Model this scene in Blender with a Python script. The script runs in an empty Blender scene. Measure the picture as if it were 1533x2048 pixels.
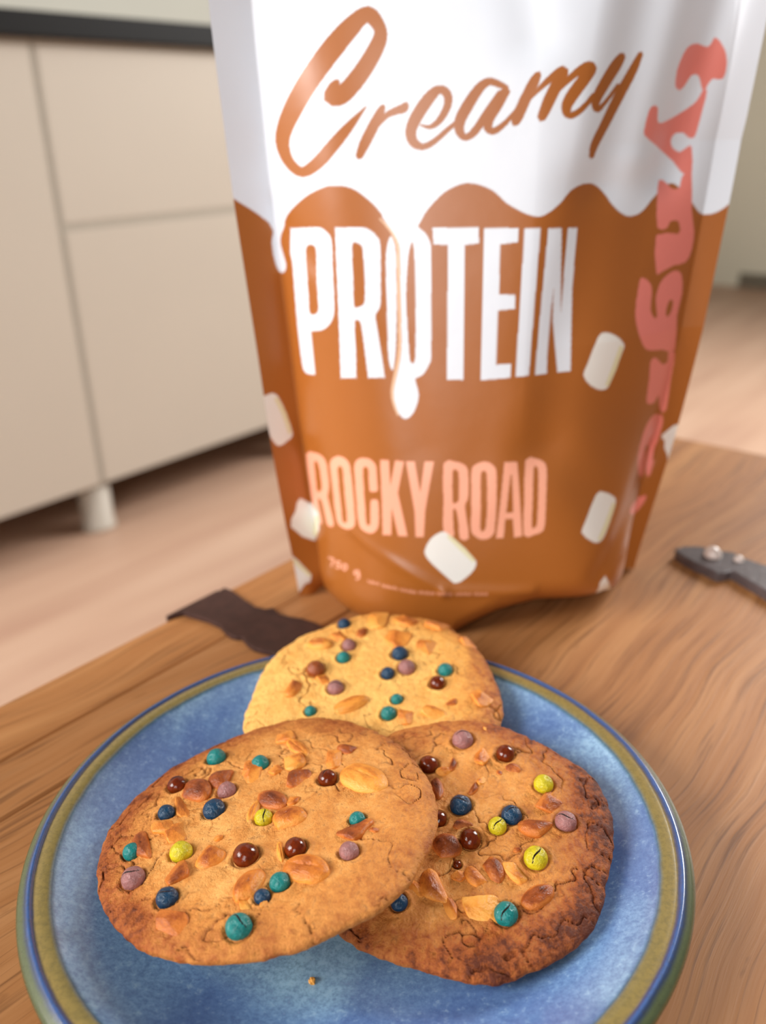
import bpy, bmesh, math, random
import numpy as np
from mathutils import Vector, Matrix, noise

# =====================================================================
# camera, world, lights, exposure
# =====================================================================
scene = bpy.context.scene
col = scene.collection
TABLE_Z = .55
PITCH, ROLL = math.radians(23.9), math.radians(-1.38)
fw = Vector((0, math.cos(PITCH), -math.sin(PITCH)))
r0 = Vector((1, 0, 0)); u0 = r0.cross(fw)
rt = r0 * math.cos(ROLL) + u0 * math.sin(ROLL)
up = u0 * math.cos(ROLL) - r0 * math.sin(ROLL)
cam_data = bpy.data.cameras.new('camera')
cam = bpy.data.objects.new('camera', cam_data); col.objects.link(cam)
M = Matrix((rt, up, -fw)).transposed().to_4x4(); M.translation = Vector((0, 0, .80))
cam.matrix_world = M
cam_data.sensor_fit = 'VERTICAL'; cam_data.sensor_height = 36.
cam_data.lens = 1740. / 2048. * 36.
cam_data.clip_start = .02; cam_data.clip_end = 50
cam_data.dof.use_dof = True
cam_data.dof.focus_distance = .292
cam_data.dof.aperture_fstop = 6.8
scene.camera = cam

scene.view_settings.view_transform = 'Standard'
scene.view_settings.look = 'None'
scene.view_settings.gamma = 1.
scene.view_settings.use_curve_mapping = False
scene.view_settings.exposure = 0.1

world = bpy.data.worlds.new('world'); scene.world = world
world.use_nodes = True
bg = world.node_tree.nodes['Background']
bg.inputs['Color'].default_value = (1., .98, .955, 1)
bg.inputs['Strength'].default_value = 0.14

def window_light(name, loc, target, sx, sy, power, colour):
    d = bpy.data.lights.new(name, 'AREA'); d.shape = 'RECTANGLE'
    d.size = sx; d.size_y = sy; d.energy = power; d.color = colour
    o = bpy.data.objects.new(name, d); col.objects.link(o)
    o.location = loc
    o.rotation_euler = (Vector(target) - Vector(loc)).to_track_quat('-Z', 'Y').to_euler()
    return o
window_light('window_daylight_left', (-2.3, -.6, 2.0), (.0, .5, .6), 1.5, 1.4, 98, (1., .985, .965))
window_light('window_daylight_rear', (-.25, -1.9, 1.45), (.05, .3, .65), .9, 1.5, 26, (1., .985, .965))
window_light('window_daylight_side', (2.2, 2.3, 2.0), (.1, .3, .6), 1.1, 1.3, 105, (1., .985, .965))

# =====================================================================
# helpers
# =====================================================================
def S(r, g, b):
    f = lambda c: (c / 255 / 12.92) if c / 255 <= .04045 else ((c / 255 + .055) / 1.055) ** 2.4
    return (f(r), f(g), f(b), 1)

def tag(o, label=None, cat=None, group=None, kind=None):
    if label: o['label'] = label
    if cat: o['category'] = cat
    if group: o['group'] = group
    if kind: o['kind'] = kind
    return o

def mesh_obj(name, verts, faces, mats, parent=None, smooth=True, fmat=None):
    me = bpy.data.meshes.new(name)
    me.from_pydata([tuple(map(float, v)) for v in verts], [], faces)
    for m in (mats if isinstance(mats, (list, tuple)) else [mats]): me.materials.append(m)
    if fmat is not None: me.polygons.foreach_set('material_index', fmat)
    if smooth: me.polygons.foreach_set('use_smooth', [True] * len(me.polygons))
    me.update()
    o = bpy.data.objects.new(name, me); col.objects.link(o)
    o.parent = parent
    return o

def empty(name, loc=(0, 0, 0), rot=(0, 0, 0)):
    o = bpy.data.objects.new(name, None); col.objects.link(o)
    o.location = loc; o.rotation_euler = rot; o.empty_display_size = .05
    return o

def bevel_mesh(me, width, segs=2, angle=30):
    bm = bmesh.new(); bm.from_mesh(me)
    bm.normal_update()
    es = [e for e in bm.edges if len(e.link_faces) == 2 and e.calc_face_angle() > math.radians(angle)]
    bmesh.ops.bevel(bm, geom=es, offset=width, segments=segs, affect='EDGES', profile=.5)
    bm.to_mesh(me); bm.free(); me.update()

def box(name, x0, x1, y0, y1, z0, z1, m, parent=None, bev=0.):
    v = [(x, y, z) for x in (x0, x1) for y in (y0, y1) for z in (z0, z1)]
    f = [(0, 1, 3, 2), (4, 6, 7, 5), (0, 4, 5, 1), (2, 3, 7, 6), (0, 2, 6, 4), (1, 5, 7, 3)]
    o = mesh_obj(name, v, f, m, parent, smooth=False)
    if bev: bevel_mesh(o.data, bev)
    return o

def lathe(name, prof, n, m, parent=None):
    v = []; f = []
    for r, z in prof:
        for k in range(n):
            a = 2 * math.pi * k / n; v.append((r * math.cos(a), r * math.sin(a), z))
    for i in range(len(prof) - 1):
        for k in range(n):
            a, b = i * n + k, i * n + (k + 1) % n
            f.append((a, a + n, b + n, b))
    f.append(tuple(range(n)))
    f.append(tuple(reversed(range((len(prof) - 1) * n, len(prof) * n))))
    return mesh_obj(name, v, f, m, parent)

def extrude_outline(name, pts, z0, z1, m, parent=None, bev=0.):
    bm = bmesh.new()
    vs = [bm.verts.new((x, y, z0)) for x, y in pts]
    f = bm.faces.new(vs); bm.normal_update()
    if f.normal.z > 0: f.normal_flip()
    r = bmesh.ops.extrude_face_region(bm, geom=[f])
    for g in r['geom']:
        if isinstance(g, bmesh.types.BMVert): g.co.z = z1
    bmesh.ops.recalc_face_normals(bm, faces=bm.faces)
    me = bpy.data.meshes.new(name); bm.to_mesh(me); bm.free()
    me.materials.append(m)
    o = bpy.data.objects.new(name, me); col.objects.link(o); o.parent = parent
    if bev: bevel_mesh(me, bev, 2, 40)
    return o

# ---- node materials
class NT:
    def __init__(s, name):
        s.m = bpy.data.materials.new(name); s.m.use_nodes = True
        s.t = s.m.node_tree; s.b = s.t.nodes['Principled BSDF']
    def n(s, typ, **kw):
        nd = s.t.nodes.new(typ)
        for k, v in kw.items():
            if k.startswith('i_'):
                key = k[2:]; key = int(key) if key.isdigit() else key.replace('_', ' ')
                inp = nd.inputs[key]
                if isinstance(v, bpy.types.NodeSocket): s.t.links.new(v, inp)
                else: inp.default_value = v
            else: setattr(nd, k, v)
        return nd
    def set(s, **kw):
        for k, v in kw.items():
            inp = s.b.inputs[k.replace('_', ' ')]
            if isinstance(v, bpy.types.NodeSocket): s.t.links.new(v, inp)
            else: inp.default_value = v
    def coord(s, scale=(1, 1, 1), rnd=False):
        c = s.n('ShaderNodeTexCoord').outputs['Object']
        if rnd:
            ob = s.n('ShaderNodeObjectInfo')
            c = s.n('ShaderNodeVectorMath', operation='ADD', i_0=c, i_1=s.n('ShaderNodeVectorMath', operation='SCALE', i_0=(7.1, 3.3, 5.7), i_Scale=ob.outputs['Random']).outputs[0]).outputs[0]
        return s.n('ShaderNodeMapping', i_Vector=c, i_Scale=scale).outputs[0]
    def noise(s, vec, scale, detail=3., rough=.55, dist=0.):
        return s.n('ShaderNodeTexNoise', i_Vector=vec, i_Scale=scale, i_Detail=detail, i_Roughness=rough, i_Distortion=dist).outputs['Fac']
    def ramp(s, fac, stops, interp='LINEAR'):
        r = s.n('ShaderNodeValToRGB', i_Fac=fac); e = r.color_ramp; e.interpolation = interp
        while len(e.elements) < len(stops): e.elements.new(.5)
        for el, (p, c) in zip(e.elements, stops):
            el.position = p; el.color = c if len(c) == 4 else (*c, 1)
        return r.outputs['Color']
    def mix(s, fac, a, b, mode='MIX'):
        nd = s.n('ShaderNodeMix', data_type='RGBA', blend_type=mode)
        for key, v in ((0, fac), (6, a), (7, b)):
            if isinstance(v, bpy.types.NodeSocket): s.t.links.new(v, nd.inputs[key])
            else: nd.inputs[key].default_value = v
        return nd.outputs[2]
    def math(s, op, a, b=0., c=0.):
        return s.n('ShaderNodeMath', operation=op, i_0=a, i_1=b, i_2=c).outputs[0]
    def bump(s, h, strength, dist):
        s.set(Normal=s.n('ShaderNodeBump', i_Height=h, i_Strength=strength, i_Distance=dist).outputs[0])

def G(v): return (v, v, v, 1)

def plain(name, c, rough=.5, spec=.5, coat=0., var=.06, scale=60., bump=0.):
    t = NT(name); co = t.coord()
    n = t.noise(co, scale, 3.)
    t.set(Base_Color=t.mix(1., c, t.ramp(n, [(.3, G(1 - var)), (.7, G(1.))]), 'MULTIPLY'), Roughness=rough, Specular_IOR_Level=spec, Coat_Weight=coat, Coat_Roughness=.08)
    if bump: t.bump(n, bump, .001)
    return t.m

def wood_mat(name, light, mid, dark, rough=.45):
    t = NT(name); co = t.coord((1, 1, 1), True)
    wob = t.n('ShaderNodeTexNoise', i_Vector=co, i_Scale=5., i_Detail=2.).outputs['Color']
    c2 = t.n('ShaderNodeVectorMath', operation='MULTIPLY_ADD', i_0=wob, i_1=(.06, .0, .0), i_2=co).outputs[0]
    g1 = t.noise(t.n('ShaderNodeMapping', i_Vector=c2, i_Scale=(85, 3.6, 30)).outputs[0], 1., 6., .66)
    g2 = t.noise(t.n('ShaderNodeMapping', i_Vector=c2, i_Scale=(420, 11, 120)).outputs[0], 1., 4., .65)
    big = t.noise(t.n('ShaderNodeMapping', i_Vector=c2, i_Scale=(11, 3.0, 8)).outputs[0], 1., 3., .5)
    c = t.ramp(g1, [(.22, dark), (.42, mid), (.70, light)])
    c = t.mix(t.ramp(big, [(.32, G(.6)), (.62, G(.25))]), c, mid)
    c = t.mix(t.math('MULTIPLY', t.ramp(g2, [(.53, G(0.)), (.66, G(1.))]), .6), c, dark)
    dent = t.noise(t.n('ShaderNodeMapping', i_Vector=c2, i_Scale=(130, 34, 60)).outputs[0], 1., 3., .55)
    c = t.mix(t.math('MULTIPLY', t.ramp(dent, [(.70, G(0.)), (.78, G(1.))]), .55), c, dark)
    t.set(Base_Color=c, Roughness=t.ramp(g1, [(.3, G(rough + .1)), (.7, G(rough))]), Specular_IOR_Level=.3)
    t.bump(t.math('ADD', g1, t.math('MULTIPLY', g2, .6)), .35, .0006)
    return t.m

M_wood = wood_mat('aged_wood', S(190, 138, 90), S(160, 106, 60), S(94, 56, 28))
M_wood_edge = wood_mat('edge_wood', S(196, 142, 90), S(164, 108, 60), S(98, 60, 30))
M_iron = plain('dark_iron', S(70, 42, 34), .6, .3, var=.35, scale=160., bump=.35)
M_iron_grey = plain('worn_iron', S(92, 80, 80), .36, .5, var=.3, scale=160., bump=.25)
M_stud = plain('worn_stud', S(225, 205, 195), .22, .8, var=.2, scale=300.)
M_cab = plain('cabinet_paint', S(196, 187, 173), .5, .4, var=.03, scale=3.)
M_counter = plain('black_counter', S(18, 16, 15), .5, .2, var=.2, scale=90.)
M_wall = plain('wall_paint', S(205, 200, 186), .8, .2, var=.03, scale=2.)
M_wall2 = plain('far_wall_paint', S(226, 222, 202), .6, .3, var=.03, scale=1.5)
M_base = plain('baseboard_paint', S(120, 112, 96), .6, .3, var=.05, scale=4.)
M_gap = plain('cabinet_inside', S(176, 169, 156), .8, .2)
t = NT('floor_boards'); co = t.coord((1, 1, 1))
fl = t.noise(t.n('ShaderNodeMapping', i_Vector=co, i_Scale=(14, 1.1, 1)).outputs[0], 1., 3.)
t.set(Base_Color=t.ramp(fl, [(.3, S(182, 144, 122)), (.5, S(194, 158, 134)), (.7, S(204, 170, 146))]), Roughness=.42, Specular_IOR_Level=.35)
M_floor = t.m

# =====================================================================
# the room: floor, walls (local X = D2 across, Y = D1 along the cabinets)
# =====================================================================
YAW = math.radians(40.5)
def room(o):
    o.rotation_euler = (0, 0, -YAW); return o
room(tag(box('floor', -2.3, 3.2, -3.2, 4.8, -.06, 0, M_floor), kind='structure'))
room(tag(box('wall_left', -2.3, -2.2, -3.2, 4.8, 0, 2.6, M_wall), kind='structure'))
room(tag(box('wall_far', -2.2, 3.2, 4.7, 4.8, 0, 2.6, M_wall2), kind='structure'))
room(tag(box('baseboard_far', -1.55, 3.2, 4.685, 4.7, 0, .07, M_base), kind='structure'))

# =====================================================================
# kitchen base cabinets on short legs
# =====================================================================
FX = -1.58            # front plane
def cabinet(y0, y1, label, splits):
    e = tag(empty('base_cabinet'), label, 'cabinet', 'kitchen base cabinets')
    room(e)
    cx, cy = FX - .3, (y0 + y1) / 2
    e.location = Matrix.Rotation(-YAW, 3, 'Z') @ Vector((cx, cy, 0))
    hw = (y1 - y0) / 2
    box('carcass', -.29, .2988, -hw + .001, hw - .001, .115, .955, M_gap, e)
    zs = [.115] + splits + [.945]
    nm = 'door' if len(zs) == 2 else 'drawer_front'
    for i in range(len(zs) - 1):
        box(nm, .2989, .30, -hw + .008, hw - .008, zs[i] + (.008 if i else 0), zs[i + 1] - (.008 if i < len(zs) - 2 else 0), M_cab, e, .0004)
    for sx in (-.22, .255):
        for sy in (-hw + .0, hw - .0):
            if sy < 0 or y1 > 2.1:
                lg = lathe('leg', [(.034, .114), (.034, .012), (.037, .010), (.037, 0)], 24, M_cab, e)
                lg.location = (sx, sy, 0)
    return e
cabinet(.331, .93, 'cream kitchen base cabinet with one tall plain door beside the drawer unit', [])
cabinet(.93, 1.53, 'cream kitchen base cabinet with a shallow drawer over a deep drawer', [.637])
cabinet(1.53, 2.13, 'cream kitchen base cabinet standing just behind the pouch', [.637])
ct = box('countertop', -.31, .325, -.91, .91, .955, .996, M_counter, None, .003)
room(ct); ct.location = Matrix.Rotation(-YAW, 3, 'Z') @ Vector((FX - .3, 1.23, 0))
tag(ct, 'thin black countertop running over the cream cabinets', 'countertop')

# =====================================================================
# the old wooden chest that serves as a table
# =====================================================================
chest = tag(empty('wooden_chest'), 'old brown wooden chest with black iron straps under the blue plate', 'chest')
room(chest)
CX0, CY0 = .047, .04
chest.location = Matrix.Rotation(-YAW, 3, 'Z') @ Vector((CX0, CY0, 0))
X0, X1, Y0, Y1 = -.366, .46, -.62, .702
def plank(xa, xb, m, gap, ya=Y0, yb=Y1, z=TABLE_Z, taper=0.):
    n = 26
    v = []; f = []
    rnd = random.Random(int(xa * 1e4))
    ph = rnd.random() * 9
    for i in range(n + 1):
        y = ya + (yb - ya) * i / n
        w = lambda k: .0012 * noise.noise(Vector((y * 9 + ph, k * 3.1, 0)))
        g = gap * (1 - taper * min(max((y - .02) / .22, 0), 1))
        a, b = xa + g + w(1) * (gap > 0), xb - gap * .2
        for x, zz in ((a, z - .032), (a, z - .0008), (a + .0008, z), (b - .0012, z), (b, z - .0012), (b, z - .032)):
            v.append((x - CX0, y - CY0, zz))
    for i in range(n):
        for k in range(6):
            a, b = i * 6 + k, i * 6 + (k + 1) % 6
            f.append((a, a + 6, b + 6, b))
    f.append(tuple(range(6))); f.append(tuple(reversed(range(n * 6, n * 6 + 6))))
    return mesh_obj('plank', v, f, m, chest, smooth=False)
plank(X0, -.3275, M_wood_edge, 0.)
plank(-.3275, -.2935, M_wood, .0016, taper=.93)
plank(-.2935, .125, M_wood, .0009, taper=.7)
plank(.125, X1, M_wood, .0006)
for name, a, b, c, d in (('side_panel', X0 + .012, X0 + .034, Y0 + .012, Y1 - .012), ('side_panel', X1 - .034, X1 - .012, Y0 + .012, Y1 - .012),
                         ('end_panel', X0 + .034, X1 - .034, Y0 + .012, Y0 + .034), ('end_panel', X0 + .034, X1 - .034, Y1 - .034, Y1 - .012)):
    box(name, a - CX0, b - CX0, c - CY0, d - CY0, .05, TABLE_Z - .031, M_wood_edge, chest, .002)
for sx in (X0 + .01, X1 - .07):
    for sy in (Y0 + .01, Y1 - .07):
        box('foot', sx - CX0, sx + .06 - CX0, sy - CY0, sy + .06 - CY0, 0, .055, M_wood_edge, chest, .003)

def dome(name, x, y, z, r, h, m, parent):
    prof = [(r * math.cos(a), h * math.sin(a)) for a in [math.pi / 2 * k / 7 for k in range(7)]] + [(r * .06, h)]
    o = lathe(name, prof, 20, m, parent); o.location = (x, y, z); return o
STRAP_L = [(-0.3668, 0.2415), (-0.3668, 0.2789), (-0.3672, 0.2837), (-0.36, 0.2839), (-0.3477, 0.2812), (-0.3358, 0.2794), (-0.3298, 0.2811), (-0.3264, 0.2851), (-0.3196, 0.2822), (-0.3121, 0.284), (-0.3055, 0.2867), (-0.2959, 0.288), (-0.2822, 0.2865), (-0.2708, 0.2779), (-0.2667, 0.2645), (-0.2732, 0.2541), (-0.2878, 0.2534), (-0.294, 0.2527), (-0.2991, 0.2508), (-0.3042, 0.2497), (-0.3103, 0.2506), (-0.3171, 0.253), (-0.3198, 0.2512), (-0.3236, 0.2504), (-0.3291, 0.2514), (-0.336, 0.2536), (-0.3455, 0.2533), (-0.3553, 0.2513), (-0.3629, 0.2499)]
STRAP_R = [(-0.1768, 0.4859), (-0.1737, 0.4924), (-0.1683, 0.4971), (-0.1642, 0.4989), (-0.1596, 0.4984), (-0.1537, 0.5002), (-0.1467, 0.5029), (-0.1386, 0.4994), (-0.1289, 0.4974), (-0.1221, 0.497), (-0.0801, 0.4954), (-0.0662, 0.4545), (-0.0973, 0.4573), (-0.1147, 0.4653), (-0.1216, 0.469), (-0.132, 0.4743), (-0.1382, 0.4779), (-0.1405, 0.4732), (-0.1436, 0.4695), (-0.1489, 0.4715), (-0.1531, 0.4732), (-0.1593, 0.4747), (-0.1679, 0.4783), (-0.1744, 0.4824)]
s1 = extrude_outline('iron_strap', [(x - CX0, y - CY0) for x, y in STRAP_L], TABLE_Z - .001, TABLE_Z + .0026, M_iron, chest, .0007)
s1['label'] = 'dark brown iron strap with wavy edges'
box('strap_return', X0 - .0022 - CX0, X0 + .0005 - CX0, 0.2415 - CY0, 0.2789 - CY0, TABLE_Z - .06, TABLE_Z + .0024, M_iron, s1, .0006)
s2 = extrude_outline('iron_strap', [(x - CX0, y - CY0) for x, y in STRAP_R], TABLE_Z - .001, TABLE_Z + .006, M_iron_grey, chest, .0012)
s2['label'] = 'grey iron strap tapering to a rounded tip'
for x, y, r, h in [(-0.1546, 0.4899, 0.0055, 0.0062), (-0.14, 0.4934, 0.0032, 0.0032)]:
    dome('nail_head', x - CX0, y - CY0, TABLE_Z + .0058, r, h, M_stud, s2)

# =====================================================================
# the plate
# =====================================================================
t = NT('reactive_blue_glaze'); co = t.coord()
sx = t.n('ShaderNodeSeparateXYZ', i_0=co)
rad = t.math('SQRT', t.math('ADD', t.math('MULTIPLY', sx.outputs[0], sx.outputs[0]), t.math('MULTIPLY', sx.outputs[1], sx.outputs[1])))
n1 = t.noise(co, 45., 4., .6); n2 = t.noise(co, 420., 3., .7); n3 = t.noise(co, 14., 3., .55, .6); n4 = t.noise(co, 900., 2., .6)
rj = t.math('ADD', t.math('DIVIDE', rad, .1155), t.math('MULTIPLY', t.math('SUBTRACT', n1, .5), .014))
base = t.ramp(rj, [(0., S(182, 224, 242)), (.5, S(172, 216, 240)), (.62, S(122, 162, 206)), (.80, S(122, 158, 200)), (.893, S(148, 182, 210)),  # centre stops lightened, standing in for light on the middle of the plate
                   (.902, S(70, 108, 128)), (.912, S(132, 116, 66)), (.948, S(146, 124, 70)), (.955, S(40, 58, 104)), (.964, S(70, 100, 158)), (.972, S(42, 58, 92)), (.982, S(84, 94, 62)), (1., S(74, 84, 58))])
inner = t.ramp(rj, [(.895, G(1.)), (.905, G(0.))])
blotch = t.math('MULTIPLY', t.ramp(n3, [(.42, G(0.)), (.62, G(1.))]), inner)
speck = t.ramp(t.math('ADD', t.math('MULTIPLY', n2, .6), t.math('MULTIPLY', n4, .4)), [(.44, G(0.)), (.62, G(1.))])
c = t.mix(t.math('MULTIPLY', blotch, .7), base, S(70, 96, 158))
c = t.mix(t.math('MULTIPLY', t.math('MULTIPLY', speck, inner), .45), c, S(58, 84, 140))
c = t.mix(t.math('MULTIPLY', t.math('MULTIPLY', t.ramp(n2, [(.25, G(1.)), (.42, G(0.))]), inner), .4), c, S(178, 208, 226))
c = t.mix(t.math('MULTIPLY', t.math('SUBTRACT', 1., inner), t.math('MULTIPLY', speck, .3)), c, S(60, 62, 40))
t.set(Base_Color=c, Roughness=t.math('MULTIPLY_ADD', n2, .18, .16), Specular_IOR_Level=.5, Coat_Weight=.35, Coat_Roughness=.12)
t.bump(t.math('ADD', n1, t.math('MULTIPLY', n2, .25)), .12, .0008)
M_glaze = t.m
plate_prof = [(.0004, 6.6), (45, 6.6), (56, 6.9), (64, 8.0), (74, 10.4), (84, 13.6), (93, 17.4), (100, 20.4), (103.6, 22.6), (104.4, 23.3), (105.2, 23.7), (107, 24.0),
              (109.2, 24.0), (110, 23.8), (110.5, 24.3), (111.2, 24.8), (111.9, 24.5), (112.5, 23.9), (113.8, 23.2), (115, 22.4), (115.5, 21.0), (115.1, 19.6), (113, 18.2),
              (104, 13.6), (92, 7.8), (80, 4.2), (74, 2.8), (72, .3), (66, .0), (64, 2.4), (.0004, 2.8)]
plate = lathe('plate', [(r / 1000, z / 1000) for r, z in plate_prof], 200, M_glaze)
plate.location = (-.0118, .2415, TABLE_Z + .0002)
tag(plate, 'blue glazed stoneware plate with an olive rim holding three cookies', 'plate')

# =====================================================================
# cookies
# =====================================================================
def dough_mat(name, light, mid, brown, dark):
    t = NT(name); co = t.coord()
    bake = t.n('ShaderNodeAttribute', attribute_name='bake').outputs['Fac']
    crack = t.n('ShaderNodeAttribute', attribute_name='crack').outputs['Fac']
    n1 = t.noise(co, 70., 5., .62, .3); n2 = t.noise(co, 420., 5., .72); n3 = t.noise(co, 1500., 3., .65); n0 = t.noise(co, 210., 4., .6)
    f = t.math('ADD', bake, t.math('MULTIPLY', t.math('SUBTRACT', n1, .5), .85))
    f = t.math('ADD', f, t.math('MULTIPLY', t.math('SUBTRACT', n0, .5), .45))
    f = t.math('ADD', f, t.math('MULTIPLY', t.math('SUBTRACT', n2, .5), .6))
    c = t.ramp(f, [(.05, light), (.40, mid), (.80, brown), (1., dark)])
    c = t.mix(t.math('MULTIPLY', crack, .55), c, dark)  # shade inside cracks and round pearls painted in with the dark tone
    pores = t.ramp(n2, [(.30, G(1.)), (.40, G(0.))])
    c = t.mix(t.math('MULTIPLY', pores, .55), c, brown)
    t.set(Base_Color=c, Roughness=.6, Specular_IOR_Level=.3)
    h = t.math('ADD', t.math('ADD', n2, t.math('MULTIPLY', n3, .45)), t.math('MULTIPLY', n0, .8))
    h = t.math('SUBTRACT', h, t.math('MULTIPLY', pores, .5))
    t.bump(h, .7, .0010)
    return t.m

def pearl_mat(name, c, rough, coat=0., var=.25, bmp=.25, spec=.45):
    t = NT(name); co = t.coord((1, 1, 1), True)
    n = t.noise(co, 2.2, 4., .65)
    t.set(Base_Color=t.mix(1., c, t.ramp(n, [(.3, G(1 - var)), (.65, G(1.1))]), 'MULTIPLY'), Roughness=rough, Specular_IOR_Level=spec, Coat_Weight=coat, Coat_Roughness=.05)
    t.bump(t.noise(co, 4., 3., .6), bmp, .12)
    return t.m
PEARL = {
    'teal': (pearl_mat('teal_candy', S(14, 122, 118), .3), 'teal'),
    'navy': (pearl_mat('navy_candy', S(10, 56, 86), .3), 'navy blue'),
    'mauve': (pearl_mat('mauve_candy', S(158, 106, 102), .4), 'dusty mauve'),
    'yellow': (pearl_mat('yellow_candy', S(204, 186, 30), .32), 'yellow'),
    'choc': (pearl_mat('brown_candy', S(108, 36, 4), .09, 0., .45, .06, .5), 'glossy dark brown'),
    'caramel': (pearl_mat('caramel_candy', S(150, 72, 24), .3, .2), 'caramel brown'),
}
M_slit = plain('candy_crack', S(40, 18, 12), .6, .3)
def nut_mat(name, edge, mid, top, rough=.42):
    t = NT(name); co = t.coord((1, 1, 1), True)
    raw = t.n('ShaderNodeSeparateXYZ', i_0=t.n('ShaderNodeTexCoord').outputs['Object']).outputs[2]
    n = t.noise(co, 1.7, 4., .6); n2 = t.noise(co, 9., 3., .6)
    f = t.math('ADD', t.math('MULTIPLY', raw, 1.1), t.math('MULTIPLY', t.math('SUBTRACT', n, .5), 1.5))
    f = t.math('ADD', f, t.math('MULTIPLY', t.math('SUBTRACT', n2, .5), .25))
    t.set(Base_Color=t.ramp(f, [(.05, edge), (.35, mid), (.72, top)]), Roughness=rough, Specular_IOR_Level=.35)
    t.bump(n2, .2, .05)
    return t.m
NUT = {'gold': nut_mat('golden_nut', S(240, 168, 78), S(228, 146, 56), S(180, 94, 30)),
       'tan': nut_mat('roasted_nut', S(230, 148, 62), S(206, 118, 42), S(146, 68, 22)),
       'brown': nut_mat('dark_roasted_nut', S(200, 114, 46), S(156, 76, 28), S(94, 38, 12))}

def pearl_mesh(colour, cracked):
    nu, nv = 28, 18
    v = []; f = []; fm = []
    for j in range(nv + 1):
        th = math.pi * j / nv
        for i in range(nu):
            ph = 2 * math.pi * i / nu
            x, y, z = math.sin(th) * math.cos(ph), math.sin(th) * math.sin(ph), math.cos(th)
            k = 1 + .035 * noise.noise(Vector((x, y, z)) * 1.7)
            v.append([x * k, y * k, z * k])
    for j in range(nv):
        for i in range(nu):
            a, b = j * nu + i, j * nu + (i + 1) % nu
            f.append((a, a + nu, b + nu, b)); fm.append(0)
    me = bpy.data.meshes.new('candy_pearl'); me.from_pydata([tuple(p) for p in v], [], f)
    me.materials.append(PEARL[colour][0]); me.materials.append(M_slit)
    if cracked:
        bm = bmesh.new(); bm.from_mesh(me)
        bmesh.ops.remove_doubles(bm, verts=bm.verts, dist=1e-4)
        bmesh.ops.subdivide_edges(bm, edges=bm.edges, cuts=1, use_grid_fill=True)
        for vv in bm.verts: vv.co = vv.co.normalized() * (1 + .035 * noise.noise(vv.co * 1.7))
        for fc in bm.faces:
            cc = fc.calc_center_median()
            if cc.z > .1 and abs(cc.y) < .82 and abs(cc.x - .16 * math.sin(cc.y * 3.)) < .085 * (1.05 - abs(cc.y)): fc.material_index = 1
        for vv in bm.verts:
            if vv.link_faces and all(q.material_index == 1 for q in vv.link_faces): vv.co *= .86
        bm.to_mesh(me); bm.free()
    else:
        bm = bmesh.new(); bm.from_mesh(me); bmesh.ops.remove_doubles(bm, verts=bm.verts, dist=1e-4); bm.to_mesh(me); bm.free()
    me.polygons.foreach_set('use_smooth', [True] * len(me.polygons)); me.update()
    return me
PEARL_MESH = {}
def nut_mesh(shape, colour, seed):
    """unit nut piece: length along X, width along Y, flat skirt sunk below, toasted top"""
    rnd = random.Random(seed * 17 + shape * 5 + 3)
    off = Vector((seed * 3.7, seed * 1.3, shape * 5.1))
    na, nr = 44, 13
    cuts = []
    ncut = (0, 1, 2, 4)[shape]
    for k in range(ncut):
        a = rnd.uniform(0, 6.28) if shape != 1 else rnd.choice((0., 3.14)) + rnd.uniform(-.5, .5)
        cuts.append((math.cos(a), math.sin(a), rnd.uniform(.58, .8)))
    facets = []
    if shape >= 2:
        for k in range(3 + shape):
            a = rnd.uniform(0, 6.28); sl = rnd.uniform(.35, .95); facets.append((math.cos(a) * sl, math.sin(a) * sl, rnd.uniform(.62, .95)))
    def rim(a):
        p = (2.3, 2.2, 2.6, 2.8)[shape]
        c, si = math.cos(a), math.sin(a)
        r = (abs(c) ** p + abs(si) ** p) ** (-1 / p)
        for cx, sy, d in cuts:
            q = c * cx + si * sy
            if q > .05: r = min(r, d / q)
        return r * (1 + .06 * noise.noise(Vector((c, si, 0)) * 1.7 + off))
    V = []; F = []
    for j in range(1, nr + 1):
        rho = (j / nr) ** .8
        for i in range(na):
            a = 2 * math.pi * i / na; r = rim(a) * rho
            x, y = r * math.cos(a), r * math.sin(a)
            if shape == 0:
                z = (1 - rho ** 2.6) ** .62
                z -= .30 * math.exp(-((y - .05 * math.sin(x * 3)) / .10) ** 2) * max(0, 1 - abs(x) * 1.15)
                y *= 1 - .26 * max(x, 0) ** 2; x *= 1.0
            elif shape == 1:
                z = (1 - rho ** 2.2) ** .6
                bend = .28 * (1 - x * x) * (1 if seed % 2 else -1)
                z -= .16 * max(0, -y * (1 if seed % 2 else -1))
                y = y * .9 + bend
            else:
                z = (1 - rho ** 5) ** .55
                for fx, fy, d in facets: z = min(z, d - fx * x - fy * y)
            z += .05 * noise.noise(Vector((x, y, 0)) * 2.6 + off)
            V.append((x * .5, y * .5, z * .5))
    k = len(V) - na
    for i in range(na):
        x, y, z = V[k + i]; V.append((x * .94, y * .94, -.45))
    V.append((0, 0, sum(v[2] for v in V[:na]) / na)); V.append((0, 0, -.45))
    for j in range(nr):
        for i in range(na):
            a, b = j * na + i, j * na + (i + 1) % na
            F.append((a, a + na, b + na, b))
    t0 = len(V) - 2
    for i in range(na):
        F.append((t0, i, (i + 1) % na)); F.append((t0 + 1, nr * na + (i + 1) % na, nr * na + i))
    me = bpy.data.meshes.new('nut_piece'); me.from_pydata(V, [], F)
    me.materials.append(NUT[colour])
    me.polygons.foreach_set('use_smooth', [True] * len(me.polygons)); me.update()
    return me
NUT_MESH = {}

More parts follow.
